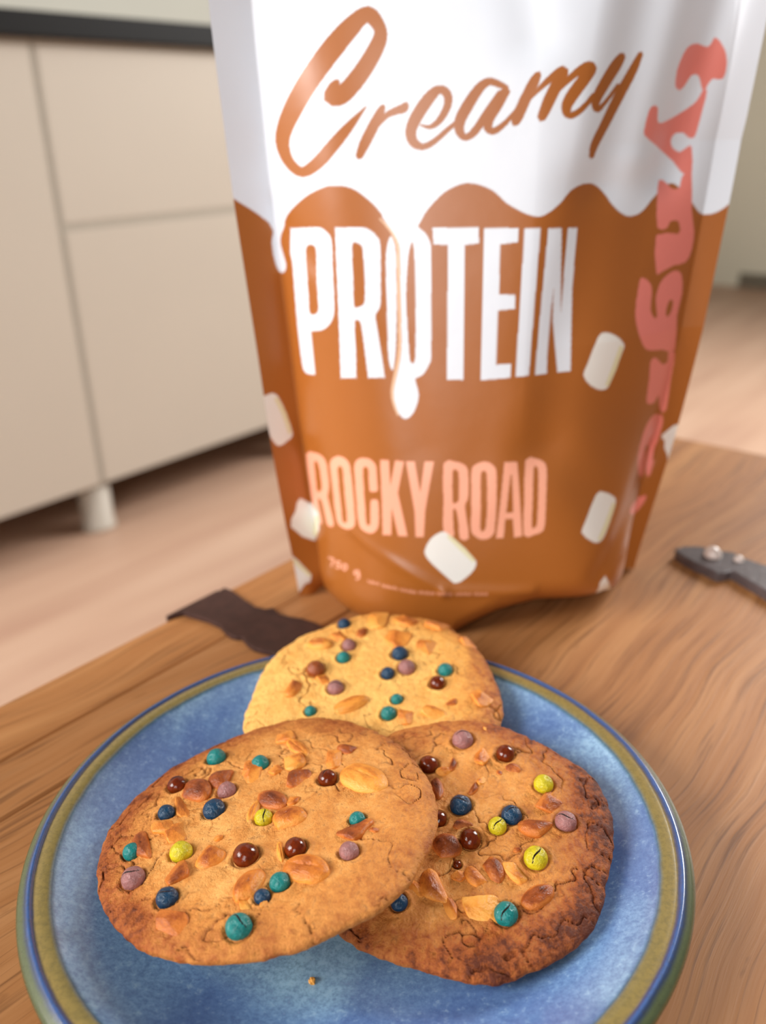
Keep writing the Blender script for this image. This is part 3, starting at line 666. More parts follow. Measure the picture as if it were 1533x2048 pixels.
ART = [
 ('brown', [-10597, 2257, -10479, 2245, -10308, 2228, -10116, 2209, -9936, 2191, -9772, 2175, -9607, 2160, -9449, 2145, -9302, 2130, -9170, 2116, -9048, 2102, -8935, 2089, -8831, 2076, -8736, 2065, -8651, 2054, -8563, 2046, -8472, 2043, -8399, 2043, -8341, 2046, -8286, 2052, -8221, 2060, -8155, 2073, -8090, 2090, -8005, 2108, -7882, 2127, -7708, 2147, -7500, 2169, -7283, 2189, -7082, 2206, -6894, 2219, -6707, 2230, -6534, 2239, -6382, 2245, -6267, 2250, -6177, 2253, -6088, 2254, -5975, 2254, -5827, 2254, -5660, 2253, -5487, 2249, -5321, 2243, -5161, 2234, -5001, 2221, -4847, 2207, -4707, 2193, -4580, 2179, -4464, 2165, -4358, 2150, -4261, 2135, -4178, 2119, -4107, 2104, -4039, 2088, -3962, 2073, -3880, 2056, -3795, 2037, -3699, 2022, -3583, 2016, -3432, 2022, -3257, 2036, -3081, 2054, -2930, 2072, -2817, 2089, -2728, 2107, -2639, 2126, -2527, 2144, -2385, 2164, -2225, 2183, -2058, 2202, -1895, 2218, -1732, 2230, -1566, 2239, -1404, 2247, -1253, 2252, -1118, 2255, -995, 2255, -873, 2254, -739, 2251, -588, 2246, -425, 2239, -262, 2231, -109, 2221, 26, 2209, 150, 2195, 275, 2180, 412, 2166, 569, 2154, 738, 2142, 908, 2131, 1064, 2122, 1204, 2115, 1334, 2110, 1455, 2106, 1571, 2105, 1676, 2105, 1772, 2108, 1864, 2112, 1963, 2118, 2071, 2126, 2184, 2136, 2296, 2147, 2404, 2158, 2502, 2171, 2594, 2185, 2687, 2198, 2789, 2210, 2903, 2218, 3027, 2225, 3155, 2230, 3280, 2234, 3399, 2236, 3515, 2236, 3632, 2234, 3751, 2230, 3876, 2223, 4003, 2213, 4125, 2201, 4238, 2189, 4340, 2176, 4434, 2162, 4529, 2147, 4632, 2134, 4750, 2121, 4878, 2108, 5008, 2097, 5129, 2088, 5234, 2082, 5330, 2078, 5425, 2076, 5526, 2075, 5640, 2077, 5759, 2079, 5879, 2084, 5993, 2092, 6097, 2102, 6195, 2114, 6298, 2128, 6416, 2142, 6556, 2157, 6714, 2173, 6874, 2187, 7018, 2198, 7136, 2205, 7238, 2208, 7339, 2209, 7450, 2205, 7585, 2195, 7740, 2179, 7902, 2162, 8050, 2147, 8173, 2134, 8279, 2121, 8376, 2110, 8469, 2099, 8556, 2089, 8634, 2080, 8710, 2072, 8790, 2065, 8870, 2060, 8948, 2055, 9028, 2052, 9109, 2051, 9214, 2051, 9335, 2053, 9461, 2057, 9583, 2062, 9700, 2070, 9819, 2080, 9930, 2091, 10025, 2101, 10084, 2108, 10118, 2114, 10163, 2120, 10256, 2131, 10432, 2149, 10665, 2172, 10888, 2194, 11042, 2209, 13100, 790, 13100, -260, -12571, -260, -12155, 938]),
 ('white', [-8823, 2086, -8775, 2063, -8681, 2035, -8704, 2017, -8752, 2002, -8785, 1987, -8806, 1968, -8802, 1935, -8780, 1900, -8746, 1870, -8697, 1847, -8632, 1832, -8540, 1828, -8432, 1834, -8342, 1846, -8291, 1862, -8275, 1882, -8311, 1905, -8362, 1931, -8404, 1957, -8422, 1982, -8392, 2003, -8328, 2024, -8205, 2049, -8120, 2071, -8178, 2082, -8329, 2087, -8626, 2088]),
 ('white', [-7879, 2048, -7929, 2056, -7851, 2053, -7304, 2062, -6750, 2068, -6572, 2066, -6496, 2060, -6365, 2048, -6258, 2032, -6212, 2014, -6201, 1989, -6220, 1952, -6249, 1906, -6263, 1844, -6276, 1782, -6290, 1734, -6313, 1696, -6352, 1669, -6414, 1648, -6519, 1627, -6649, 1609, -6787, 1595, -6949, 1584, -7186, 1577, -7393, 1571, -7440, 1571, -7430, 1562, -7433, 1526, -7431, 1476, -7433, 1411, -7441, 1356, -7451, 1345, -7499, 1349, -7651, 1344, -7818, 1342, -7915, 1344, -7978, 1353, -8015, 1363, -8036, 1390, -8056, 1454, -8060, 1538, -8038, 1633, -8006, 1729, -7972, 1823, -7953, 1897, -7983, 1920, -8002, 1937, -7946, 1995]),
 ('brown', [-7295, 1971, -7198, 1983, -7086, 1986, -6983, 1985, -6903, 1978, -6873, 1967, -6876, 1939, -6916, 1873, -6958, 1800, -6965, 1742, -6973, 1697, -7010, 1675, -7070, 1665, -7167, 1656, -7270, 1653, -7357, 1653, -7414, 1663, -7408, 1697, -7380, 1742, -7368, 1794, -7360, 1845, -7356, 1885, -7347, 1919, -7334, 1949]),
 ('white', [-6025, 2064, -6061, 2072, -5980, 2069, -5518, 2072, -5027, 2073, -4825, 2069, -4706, 2061, -4556, 2048, -4432, 2031, -4359, 2018, -4326, 1988, -4345, 1905, -4384, 1815, -4401, 1761, -4427, 1726, -4482, 1707, -4546, 1696, -4610, 1686, -4654, 1673, -4642, 1651, -4600, 1615, -4541, 1554, -4477, 1488, -4424, 1430, -4392, 1388, -4369, 1378, -4430, 1381, -4722, 1379, -5018, 1377, -5083, 1374, -5082, 1385, -5111, 1426, -5145, 1485, -5192, 1565, -5246, 1633, -5305, 1650, -5369, 1649, -5448, 1654, -5513, 1642, -5529, 1583, -5535, 1508, -5565, 1436, -5599, 1380, -5594, 1368, -5649, 1372, -5929, 1367, -6211, 1364, -6272, 1355, -6253, 1371, -6227, 1447, -6185, 1553, -6143, 1682, -6104, 1808, -6078, 1905, -6058, 1980, -6041, 2032]),
 ('brown', [-5417, 1996, -5331, 2009, -5225, 2004, -5119, 2000, -5034, 1990, -5007, 1976, -5003, 1949, -4994, 1897, -4993, 1838, -5008, 1786, -5038, 1744, -5089, 1726, -5159, 1719, -5257, 1713, -5358, 1710, -5442, 1706, -5496, 1720, -5482, 1783, -5448, 1861, -5441, 1937]),
 ('white', [-3902, 2033, -3833, 2018, -3772, 1992, -3753, 1961, -3755, 1911, -3767, 1820, -3791, 1717, -3825, 1622, -3865, 1540, -3911, 1488, -3958, 1453, -3997, 1428, -4037, 1417, -4090, 1420, -4141, 1437, -4180, 1464, -4202, 1514, -4194, 1608, -4174, 1717, -4163, 1822, -4148, 1912, -4119, 1957, -4082, 1983, -4036, 2006, -3987, 2021, -3947, 2032]),
 ('peach', [-4328, 2109, -4218, 2093, -4063, 2072, -3932, 2051, -3847, 2032, -3783, 2014, -3738, 1995, -3718, 1979, -3716, 1963, -3720, 1934, -3726, 1887, -3738, 1828, -3749, 1766, -3754, 1698, -3756, 1627, -3767, 1566, -3789, 1524, -3819, 1493, -3857, 1465, -3909, 1437, -3969, 1413, -4026, 1388, -4081, 1361, -4131, 1334, -4159, 1309, -4153, 1287, -4123, 1268, -4083, 1249, -4028, 1229, -3964, 1211, -3918, 1198, -3867, 1197, -3838, 1202, -3879, 1215, -3935, 1234, -3980, 1253, -4011, 1271, -4032, 1289, -4033, 1309, -4005, 1333, -3957, 1359, -3905, 1385, -3849, 1410, -3788, 1435, -3736, 1463, -3697, 1492, -3667, 1523, -3646, 1566, -3636, 1627, -3635, 1699, -3632, 1766, -3622, 1828, -3611, 1888, -3605, 1935, -3601, 1963, -3602, 1981, -3627, 1998, -3680, 2018, -3755, 2038, -3854, 2057, -4000, 2078, -4167, 2099, -4285, 2113, -4320, 2112]),
 ('white', [-4211, 2117, -4054, 2090, -3853, 2060, -3709, 2029, -3607, 1996, -3579, 1972, -3586, 1934, -3597, 1859, -3612, 1766, -3615, 1662, -3625, 1566, -3660, 1507, -3715, 1464, -3794, 1424, -3882, 1387, -3971, 1347, -4033, 1309, -4029, 1281, -3988, 1256, -3923, 1229, -3834, 1205, -3717, 1188, -3584, 1181, -3439, 1186, -3301, 1201, -3191, 1219, -3101, 1243, -3025, 1270, -2986, 1299, -3024, 1328, -3080, 1352, -3116, 1368, -3117, 1379, -3037, 1384, -2929, 1389, -2837, 1395, -2740, 1406, -2616, 1428, -2508, 1453, -2463, 1461, -2443, 1496, -2428, 1612, -2419, 1746, -2404, 1860, -2398, 1950, -2410, 1990, -2449, 2010, -2538, 2032, -2651, 2049, -2787, 2062, -2892, 2074, -2842, 2086, -2850, 2102, -3162, 2131, -3546, 2157, -3862, 2164, -4104, 2158, -4214, 2141]),
 ('brown', [-3131, 2007, -3090, 2007, -3059, 1987, -3037, 1936, -3025, 1862, -3028, 1769, -3042, 1667, -3063, 1560, -3098, 1474, -3159, 1450, -3225, 1453, -3280, 1454, -3324, 1469, -3347, 1510, -3363, 1567, -3390, 1642, -3408, 1718, -3404, 1769, -3384, 1816, -3346, 1871, -3302, 1921, -3269, 1951, -3233, 1972, -3182, 1994]),
 ('white', [-2339, 2067, -611, 2065, -580, 1995, -1126, 1989, -1114, 1371, -1805, 1373, -1758, 1991, -2304, 1995]),
 ('white', [-402, 2060, 875, 2058, 878, 1996, 218, 1988, 239, 1766, 868, 1761, 895, 1698, 218, 1692, 228, 1439, 847, 1441, 850, 1375, -398, 1367, -410, 1646]),
 ('white', [1102, 2055, 1706, 2055, 1628, 1380, 1059, 1377]),
 ('white', [2009, 2051, 3196, 2044, 3228, 1773, 3485, 1379, 1899, 1377, 1937, 1686]),
 ('brown', [2536, 2055, 2813, 2052, 2800, 1904, 2835, 1726, 2819, 1660, 2655, 1881]),
 ('brown', [2406, 1793, 2507, 1627, 2885, 1390, 2911, 1369, 2427, 1369, 2382, 1471, 2377, 1577]),
 ('pink', [-8437, 863, -8207, 896, -7938, 908, -7706, 917, -7513, 915, -7393, 904, -7324, 882, -7306, 848, -7315, 810, -7323, 778, -7349, 749, -7426, 720, -7491, 692, -7474, 667, -7427, 637, -7352, 588, -7328, 542, -7495, 522, -7690, 518, -7749, 536, -7772, 567, -7811, 609, -7866, 645, -7978, 651, -8081, 642, -8099, 623, -8081, 594, -8029, 550, -8011, 510, -8140, 488, -8307, 485, -8419, 515, -8492, 565, -8513, 626, -8500, 697, -8501, 785]),
 ('brown', [-8010, 850, -7920, 864, -7826, 864, -7776, 853, -7747, 833, -7731, 803, -7731, 770, -7741, 739, -7778, 714, -7875, 697, -7979, 688, -8038, 685, -8068, 694, -8066, 724, -8048, 764, -8039, 811]),
 ('pink', [-7132, 897, -7066, 915, -6969, 931, -6839, 944, -6695, 953, -6545, 956, -6404, 953, -6285, 945, -6196, 931, -6158, 917, -6145, 891, -6136, 840, -6138, 775, -6142, 699, -6160, 631, -6198, 602, -6263, 589, -6372, 576, -6505, 566, -6647, 556, -6790, 551, -6934, 552, -7055, 559, -7121, 570, -7154, 593, -7166, 642, -7164, 705, -7161, 783, -7156, 852, -7154, 882]),
 ('brown', [-6777, 885, -6710, 898, -6632, 904, -6566, 901, -6519, 889, -6515, 868, -6528, 833, -6542, 775, -6559, 712, -6559, 656, -6570, 613, -6617, 595, -6684, 589, -6768, 585, -6837, 592, -6839, 615, -6820, 650, -6811, 698, -6804, 749, -6804, 795, -6802, 836, -6799, 864]),
 ('pink', [-5960, 919, -5915, 938, -5835, 954, -5701, 966, -5543, 973, -5381, 974, -5227, 971, -5099, 962, -5003, 949, -4958, 936, -4943, 913, -4944, 864, -4959, 817, -4976, 807, -5006, 807, -5059, 804, -5131, 802, -5239, 799, -5332, 805, -5340, 838, -5324, 876, -5314, 900, -5318, 917, -5366, 927, -5430, 929, -5501, 927, -5561, 913, -5585, 882, -5595, 835, -5608, 764, -5619, 694, -5633, 653, -5630, 628, -5589, 618, -5532, 618, -5473, 618, -5416, 633, -5377, 690, -5332, 747, -5251, 762, -5158, 761, -5056, 765, -4979, 755, -4973, 710, -5001, 659, -5036, 631, -5097, 610, -5200, 593, -5329, 580, -5476, 575, -5629, 576, -5785, 581, -5916, 591, -5980, 606, -6005, 636, -6003, 705, -5988, 779, -5981, 832, -5975, 872, -5975, 899]),
 ('pink', [-4755, 972, -4364, 973, -4365, 842, -4092, 972, -3703, 971, -4043, 807, -3696, 581, -4133, 581, -4363, 731, -4467, 581, -4867, 579, -4796, 755]),
 ('pink', [-3606, 969, -3236, 971, -3024, 810, -2790, 969, -2382, 969, -2827, 718, -2927, 578, -3302, 578, -3299, 704]),
 ('pink', [-1951, 960, -1729, 977, -1465, 968, -1273, 964, -1113, 956, -974, 945, -875, 924, -842, 875, -843, 824, -850, 792, -876, 769, -943, 757, -994, 742, -964, 709, -904, 666, -814, 611, -786, 564, -985, 552, -1207, 564, -1260, 600, -1273, 644, -1321, 684, -1378, 715, -1463, 728, -1533, 720, -1538, 674, -1522, 622, -1481, 594, -1501, 579, -1741, 566, -1982, 581, -2004, 660, -1965, 763, -1987, 873]),
 ('brown', [-1561, 917, -1501, 932, -1424, 927, -1348, 925, -1286, 911, -1264, 873, -1262, 830, -1257, 793, -1279, 765, -1364, 755, -1460, 754, -1522, 750, -1561, 766, -1575, 842]),
 ('pink', [-716, 910, -681, 939, -604, 946, -463, 956, -296, 963, -139, 965, 15, 962, 168, 953, 295, 939, 365, 928, 405, 903, 439, 835, 458, 756, 459, 691, 448, 637, 444, 605, 408, 584, 295, 567, 144, 557, -23, 554, -194, 556, -353, 563, -493, 575, -610, 586, -688, 609, -697, 650, -686, 713, -708, 816]),
 ('brown', [-302, 900, -246, 919, -169, 918, -93, 920, -28, 902, 12, 837, 31, 758, 35, 685, 15, 625, -46, 603, -122, 599, -195, 597, -253, 617, -268, 680, -271, 759, -296, 837]),
 ('pink', [741, 959, 1324, 955, 1502, 795, 1773, 562, 1394, 557, 1272, 658, 916, 661, 885, 558, 525, 557, 643, 755]),
 ('brown', [1047, 894, 1110, 889, 1272, 694, 941, 692, 990, 799]),
 ('pink', [1711, 957, 1926, 971, 2187, 959, 2373, 952, 2524, 942, 2642, 930, 2721, 906, 2748, 854, 2762, 785, 2803, 699, 2828, 623, 2800, 592, 2715, 580, 2553, 571, 2344, 566, 2083, 554, 1855, 567, 1779, 644, 1756, 747, 1692, 864]),
 ('brown', [2099, 913, 2164, 927, 2242, 918, 2293, 915, 2331, 898, 2360, 852, 2387, 788, 2425, 702, 2445, 625, 2402, 605, 2333, 607, 2266, 599, 2204, 610, 2172, 667, 2148, 745, 2105, 838]),
 ('brown', [-5709, 2697, -5760, 2694, -5840, 2689, -5925, 2681, -6023, 2667, -6134, 2648, -6168, 2614, -5874, 2587, -5621, 2587, -5384, 2597, -5177, 2614, -4984, 2636, -4801, 2659, -4621, 2685, -4444, 2713, -4283, 2741, -4133, 2771, -3996, 2801, -3895, 2829, -3843, 2852, -3833, 2875, -3866, 2898, -3942, 2922, -4045, 2945, -4147, 2962, -4248, 2974, -4460, 2985, -4698, 2980, -4903, 2968, -5120, 2950, -5338, 2931, -5554, 2909, -5783, 2883, -6035, 2853, -6328, 2814, -6651, 2769, -6960, 2724, -7242, 2679, -7502, 2634, -7724, 2591, -7901, 2552, -8038, 2515, -8133, 2480, -8172, 2448, -8154, 2421, -8103, 2397, -8028, 2373, -7921, 2350, -7790, 2330, -7637, 2311, -7440, 2295, -7169, 2287, -6884, 2295, -6634, 2310, -6399, 2329, -6172, 2352, -5954, 2379, -5750, 2406, -5558, 2432, -5372, 2458, -5188, 2486, -4982, 2520, -4778, 2556, -4636, 2580, -4643, 2584, -4677, 2585, -4880, 2566, -5170, 2540, -5448, 2513, -5675, 2490, -5888, 2466, -6099, 2442, -6314, 2416, -6520, 2391, -6712, 2370, -6893, 2353, -7052, 2340, -7146, 2335, -7216, 2337, -7323, 2346, -7426, 2360, -7503, 2375, -7554, 2393, -7581, 2412, -7589, 2430, -7574, 2447, -7521, 2466, -7415, 2491, -7263, 2520, -7075, 2553, -6853, 2591, -6601, 2632, -6336, 2673, -6042, 2715, -5730, 2758, -5451, 2796, -5229, 2826, -5039, 2852, -4863, 2875, -4697, 2898, -4555, 2916, -4466, 2926, -4511, 2926, -4593, 2928, -4554, 2922, -4457, 2911, -4352, 2897, -4293, 2884, -4292, 2876, -4321, 2867, -4381, 2852, -4485, 2831, -4628, 2805, -4783, 2779, -4943, 2754, -5111, 2729, -5277, 2707, -5443, 2688, -5602, 2671, -5709, 2662, -5760, 2659, -5758, 2658, -5607, 2640, -5611, 2630, -5585, 2644, -5554, 2659, -5550, 2669, -5549, 2676, -5544, 2682, -5581, 2696]),
 ('brown', [-4131, 2588, -4173, 2583, -4234, 2576, -4311, 2564, -4412, 2546, -4532, 2524, -4649, 2501, -4758, 2479, -4865, 2456, -4956, 2434, -5026, 2412, -5076, 2393, -5109, 2379, -5026, 2364, -4866, 2368, -4803, 2379, -4712, 2396, -4616, 2414, -4515, 2434, -4405, 2457, -4299, 2479, -4195, 2503, -4097, 2527, -4023, 2547, -3987, 2563, -3977, 2573, -3973, 2581, -4028, 2591]),
 ('brown', [-4224, 2496, -4133, 2507, -4004, 2522, -3884, 2533, -3778, 2539, -3658, 2543, -3545, 2547, -3452, 2549, -3357, 2550, -3242, 2555, -3164, 2567, -3141, 2578, -3134, 2584, -3195, 2598, -3324, 2596, -3364, 2592, -3412, 2588, -3437, 2588, -3461, 2587, -3536, 2583, -3638, 2578, -3755, 2572, -3890, 2564, -4025, 2552, -4135, 2534, -4224, 2514, -4284, 2500, -4269, 2496]),
 ('brown', [-2751, 2498, -2662, 2493, -2524, 2485, -2359, 2483, -2198, 2489, -2051, 2501, -1919, 2516, -1801, 2535, -1700, 2556, -1630, 2578, -1601, 2598, -1612, 2618, -1667, 2636, -1779, 2651, -1936, 2661, -2126, 2662, -2302, 2654, -2459, 2641, -2610, 2624, -2771, 2602, -2935, 2574, -3071, 2549, -3171, 2526, -3244, 2504, -3284, 2481, -3282, 2459, -3237, 2438, -3145, 2420, -3004, 2406, -2835, 2399, -2657, 2397, -2490, 2402, -2335, 2411, -2172, 2424, -1978, 2443, -1771, 2465, -1600, 2483, -1480, 2494, -1391, 2503, -1330, 2508, -1331, 2518, -1414, 2522, -1481, 2517, -1582, 2510, -1717, 2499, -1900, 2482, -2112, 2461, -2302, 2444, -2450, 2434, -2571, 2428, -2663, 2426, -2743, 2430, -2813, 2437, -2854, 2444, -2880, 2452, -2897, 2463, -2891, 2475, -2853, 2488, -2782, 2504, -2686, 2523, -2560, 2546, -2412, 2571, -2278, 2593, -2174, 2609, -2093, 2621, -2048, 2626, -2021, 2626, -1976, 2623, -1941, 2618, -1915, 2611, -1899, 2600, -1907, 2586, -1953, 2570, -2031, 2551, -2118, 2534, -2211, 2521, -2312, 2510, -2400, 2503, -2502, 2501, -2630, 2504, -2727, 2506, -2763, 2503]),
 ('brown', [335, 2653, 270, 2658, 176, 2665, 77, 2672, -29, 2678, -170, 2685, -341, 2688, -508, 2683, -658, 2673, -806, 2658, -967, 2636, -1130, 2609, -1268, 2585, -1376, 2563, -1465, 2543, -1527, 2522, -1549, 2500, -1534, 2481, -1485, 2463, -1398, 2448, -1271, 2436, -1110, 2431, -956, 2436, -817, 2446, -678, 2461, -538, 2483, -396, 2509, -250, 2536, -76, 2565, 101, 2595, 224, 2616, 163, 2635, -4, 2635, -132, 2614, -314, 2584, -491, 2555, -642, 2528, -782, 2502, -904, 2483, -1002, 2470, -1079, 2463, -1118, 2461, -1134, 2462, -1162, 2468, -1181, 2475, -1185, 2484, -1174, 2495, -1145, 2508, -1092, 2522, -1011, 2539, -910, 2559, -789, 2584, -654, 2610, -533, 2631, -439, 2644, -360, 2652, -298, 2656, -228, 2655, -126, 2651, -7, 2645, 109, 2642, 214, 2640, 288, 2638, 357, 2643]),
 ('brown', [145, 2647, 57, 2632, -70, 2611, -189, 2589, -291, 2569, -388, 2548, -462, 2528, -503, 2510, -511, 2493, -472, 2476, -374, 2462, -229, 2455, -67, 2456, 75, 2465, 212, 2478, 346, 2494, 490, 2514, 633, 2537, 732, 2553, 706, 2563, 622, 2564, 512, 2549, 355, 2528, 205, 2510, 73, 2498, -53, 2488, -141, 2484, -169, 2485, -176, 2488, -175, 2490, -172, 2493, -160, 2501, -126, 2512, -55, 2527, 46, 2545, 147, 2565, 247, 2588, 345, 2611, 413, 2628, 332, 2648]),
 ('brown', [1269, 2706, 1224, 2702, 1156, 2694, 1075, 2681, 979, 2661, 871, 2635, 767, 2609, 669, 2583, 576, 2557, 509, 2535, 479, 2520, 474, 2510, 473, 2503, 559, 2487, 708, 2491, 745, 2496, 799, 2503, 864, 2516, 941, 2537, 1028, 2563, 1115, 2589, 1210, 2614, 1308, 2640, 1383, 2662, 1421, 2676, 1437, 2686, 1447, 2693, 1393, 2707]),
 ('brown', [1051, 2586, 1201, 2602, 1413, 2625, 1616, 2645, 1794, 2662, 1962, 2678, 2095, 2688, 2174, 2692, 2176, 2691, 2039, 2702, 2020, 2711, 1973, 2704, 1899, 2689, 1800, 2665, 1683, 2636, 1578, 2608, 1498, 2582, 1434, 2558, 1389, 2540, 1371, 2529, 1371, 2524, 1373, 2520, 1455, 2504, 1606, 2507, 1629, 2509, 1665, 2513, 1717, 2523, 1788, 2540, 1874, 2562, 1966, 2586, 2074, 2613, 2190, 2642, 2280, 2666, 2335, 2681, 2372, 2694, 2368, 2714, 2168, 2729, 2039, 2724, 1927, 2715, 1792, 2701, 1632, 2683, 1468, 2663, 1288, 2639, 1104, 2613, 974, 2595, 988, 2588]),
 ('brown', [1944, 2608, 2120, 2626, 2367, 2652, 2595, 2674, 2778, 2689, 2942, 2701, 3059, 2708, 3102, 2708, 3066, 2709, 3011, 2719, 2995, 2721, 2927, 2713, 2828, 2699, 2701, 2679, 2552, 2656, 2421, 2634, 2325, 2615, 2247, 2597, 2195, 2578, 2180, 2560, 2203, 2544, 2259, 2530, 2351, 2518, 2485, 2512, 2625, 2513, 2754, 2520, 2886, 2530, 3024, 2544, 3178, 2564, 3335, 2587, 3447, 2603, 3403, 2615, 3281, 2616, 3165, 2601, 3004, 2579, 2857, 2562, 2736, 2551, 2626, 2544, 2549, 2541, 2528, 2542, 2537, 2544, 2543, 2545, 2545, 2549, 2552, 2555, 2575, 2563, 2625, 2573, 2704, 2587, 2801, 2604, 2927, 2625, 3073, 2648, 3196, 2669, 3283, 2685, 3352, 2699, 3385, 2718, 3264, 2740, 3080, 2746, 2916, 2741, 2762, 2730, 2595, 2715, 2420, 2695, 2220, 2669, 2011, 2638, 1865, 2617, 1881, 2610]),
 ('brown', [4261, 2780, 4188, 2772, 4081, 2761, 3966, 2746, 3847, 2726, 3721, 2703, 3602, 2679, 3488, 2655, 3381, 2631, 3302, 2610, 3264, 2594, 3258, 2580, 3276, 2568, 3313, 2555, 3396, 2541, 3607, 2535, 3733, 2546, 3842, 2562, 3964, 2579, 4122, 2602, 4295, 2628, 4416, 2647, 4373, 2656, 4268, 2657, 4148, 2638, 3978, 2612, 3817, 2590, 3682, 2574, 3563, 2563, 3508, 2559, 3595, 2558, 3604, 2561, 3605, 2569, 3616, 2575, 3640, 2581, 3690, 2593, 3779, 2611, 3899, 2633, 4023, 2656, 4150, 2679, 4280, 2702, 4385, 2723, 4454, 2740, 4500, 2754, 4530, 2764, 4448, 2781]),
 ('brown', [5027, 2786, 4947, 2770, 4831, 2747, 4697, 2719, 4543, 2687, 4367, 2650, 4193, 2611, 4027, 2571, 3866, 2530, 3723, 2493, 3597, 2461, 3484, 2432, 3403, 2406, 3374, 2383, 3384, 2363, 3395, 2351, 3502, 2341, 3619, 2345, 3645, 2357, 3685, 2373, 3747, 2392, 3840, 2415, 3961, 2443, 4098, 2474, 4253, 2511, 4424, 2552, 4588, 2591, 4748, 2630, 4904, 2668, 5031, 2702, 5118, 2733, 5174, 2759, 5211, 2777, 5142, 2788]),
 ('rose', [8249, 2857, 8340, 2852, 8448, 2841, 8562, 2824, 8674, 2804, 8775, 2779, 8845, 2750, 8870, 2710, 8816, 2676, 8605, 2674, 8382, 2677, 8259, 2656, 8181, 2634, 8147, 2625, 8124, 2624, 8069, 2629, 8011, 2640, 7972, 2653, 7931, 2667, 7875, 2682, 7798, 2694, 7671, 2698, 7535, 2694, 7446, 2680, 7362, 2662, 7251, 2643, 7121, 2630, 6949, 2631, 6799, 2645, 6746, 2676, 6757, 2713, 6832, 2749, 6942, 2781, 7048, 2803, 7183, 2818, 7369, 2828, 7581, 2830, 7823, 2822, 8023, 2816, 8121, 2827, 8177, 2842, 8210, 2852]),
 ('rose', [8111, 2634, 8192, 2633, 8248, 2618, 8227, 2584, 8179, 2542, 8136, 2499, 8103, 2460, 8075, 2432, 8025, 2416, 7913, 2412, 7782, 2416, 7675, 2428, 7553, 2439, 7369, 2440, 7190, 2435, 7097, 2423, 7069, 2408, 7093, 2391, 7174, 2374, 7336, 2359, 7513, 2350, 7657, 2360, 7785, 2372, 7892, 2381, 7981, 2371, 8088, 2309, 8124, 2248, 7945, 2240, 7705, 2255, 7529, 2276, 7304, 2307, 6869, 2345, 6329, 2384, 5930, 2410, 5675, 2430, 5585, 2441, 5578, 2457, 5605, 2499, 5676, 2540, 5764, 2557, 5866, 2561, 5983, 2560, 6086, 2550, 6113, 2524, 6148, 2497, 6246, 2486, 6435, 2486, 6804, 2501, 7199, 2522, 7524, 2544, 7772, 2565, 7895, 2581, 7970, 2597, 8045, 2619]),
 ('rose', [6723, 2226, 6888, 2227, 7077, 2213, 7216, 2197, 7351, 2184, 7520, 2181, 7663, 2188, 7690, 2212, 7722, 2238, 7907, 2260, 8117, 2253, 8249, 2172, 8386, 2076, 8561, 2019, 8707, 1974, 8766, 1927, 8756, 1885, 8690, 1852, 8535, 1829, 8241, 1823, 7899, 1821, 7547, 1807, 7251, 1795, 7129, 1786, 7055, 1803, 6849, 1891, 6809, 1977, 7325, 1982, 7890, 1971, 7966, 1990, 7884, 2012, 7825, 2026, 7724, 2036, 7542, 2038, 7372, 2033, 7341, 2019, 7294, 2006, 7064, 1998, 6822, 2010, 6705, 2067, 6667, 2134, 6670, 2188]),
 ('rose', [6342, 1786, 6587, 1775, 6846, 1749, 6946, 1725, 6988, 1697, 7004, 1658, 7035, 1621, 7167, 1594, 7310, 1578, 7402, 1576, 7434, 1589, 7336, 1625, 7236, 1668, 7246, 1708, 7323, 1742, 7477, 1766, 7669, 1781, 7864, 1792, 8061, 1795, 8255, 1789, 8429, 1770, 8570, 1729, 8657, 1676, 8619, 1627, 8581, 1567, 8771, 1469, 8910, 1381, 8564, 1379, 8091, 1403, 7676, 1409, 7310, 1417, 7077, 1431, 6877, 1457, 6622, 1505, 6417, 1556, 6305, 1595, 6248, 1633, 6239, 1681, 6260, 1726, 6271, 1764]),
 ('brown', [7970, 1650, 8087, 1654, 8196, 1646, 8228, 1625, 8210, 1600, 8137, 1581, 8043, 1571, 7952, 1577, 7892, 1593, 7908, 1623]),
 ('rose', [7509, 1354, 7608, 1370, 7782, 1368, 8026, 1345, 8282, 1320, 8475, 1317, 8593, 1326, 8544, 1353, 8504, 1378, 8677, 1383, 8884, 1375, 8982, 1354, 9025, 1321, 9046, 1269, 9072, 1204, 9153, 1119, 9204, 1045, 9111, 1025, 8953, 1033, 8791, 1055, 8661, 1083, 8544, 1122, 8445, 1150, 8377, 1135, 8276, 1112, 8053, 1112, 7837, 1120, 7739, 1130, 7689, 1153, 7659, 1203, 7628, 1260, 7547, 1313]),
 ('rose', [8452, 1040, 8801, 1027, 9090, 1007, 9176, 984, 9209, 952, 9208, 916, 9215, 871, 9277, 809, 9307, 749, 9321, 695, 9316, 653, 9264, 634, 9183, 636, 9079, 660, 8975, 701, 8914, 763, 8797, 824, 8432, 869, 8256, 862, 8614, 747, 8816, 651, 8506, 672, 8065, 736, 7825, 793, 7738, 846, 7764, 899, 7843, 948, 7938, 984, 8067, 1011, 8233, 1031]),
 ('rose', [9363, 518, 9451, 507, 9453, 483, 9369, 454, 9236, 424, 9089, 402, 8185, 489, 7988, 508, 7933, 526, 8034, 543, 8300, 551, 9125, 504]),
 ('marsh', [-2899, 507, -2794, 536, -2633, 564, -2446, 583, -2251, 596, -2078, 604, -1917, 604, -1785, 594, -1627, 575, -1367, 544, -1076, 511, -792, 480, -555, 455, -437, 441, -398, 430, -412, 412, -499, 391, -692, 367, -929, 345, -1156, 328, -1369, 321, -1499, 323, -1677, 339, -2086, 381, -2493, 425, -2704, 450, -2825, 469, -2900, 487]),
 ('cream', [-1809, 573, -1520, 539, -1157, 497, -836, 461, -592, 434, -488, 435, -469, 446, -688, 476, -995, 515, -1380, 555, -1695, 587, -1795, 585]),
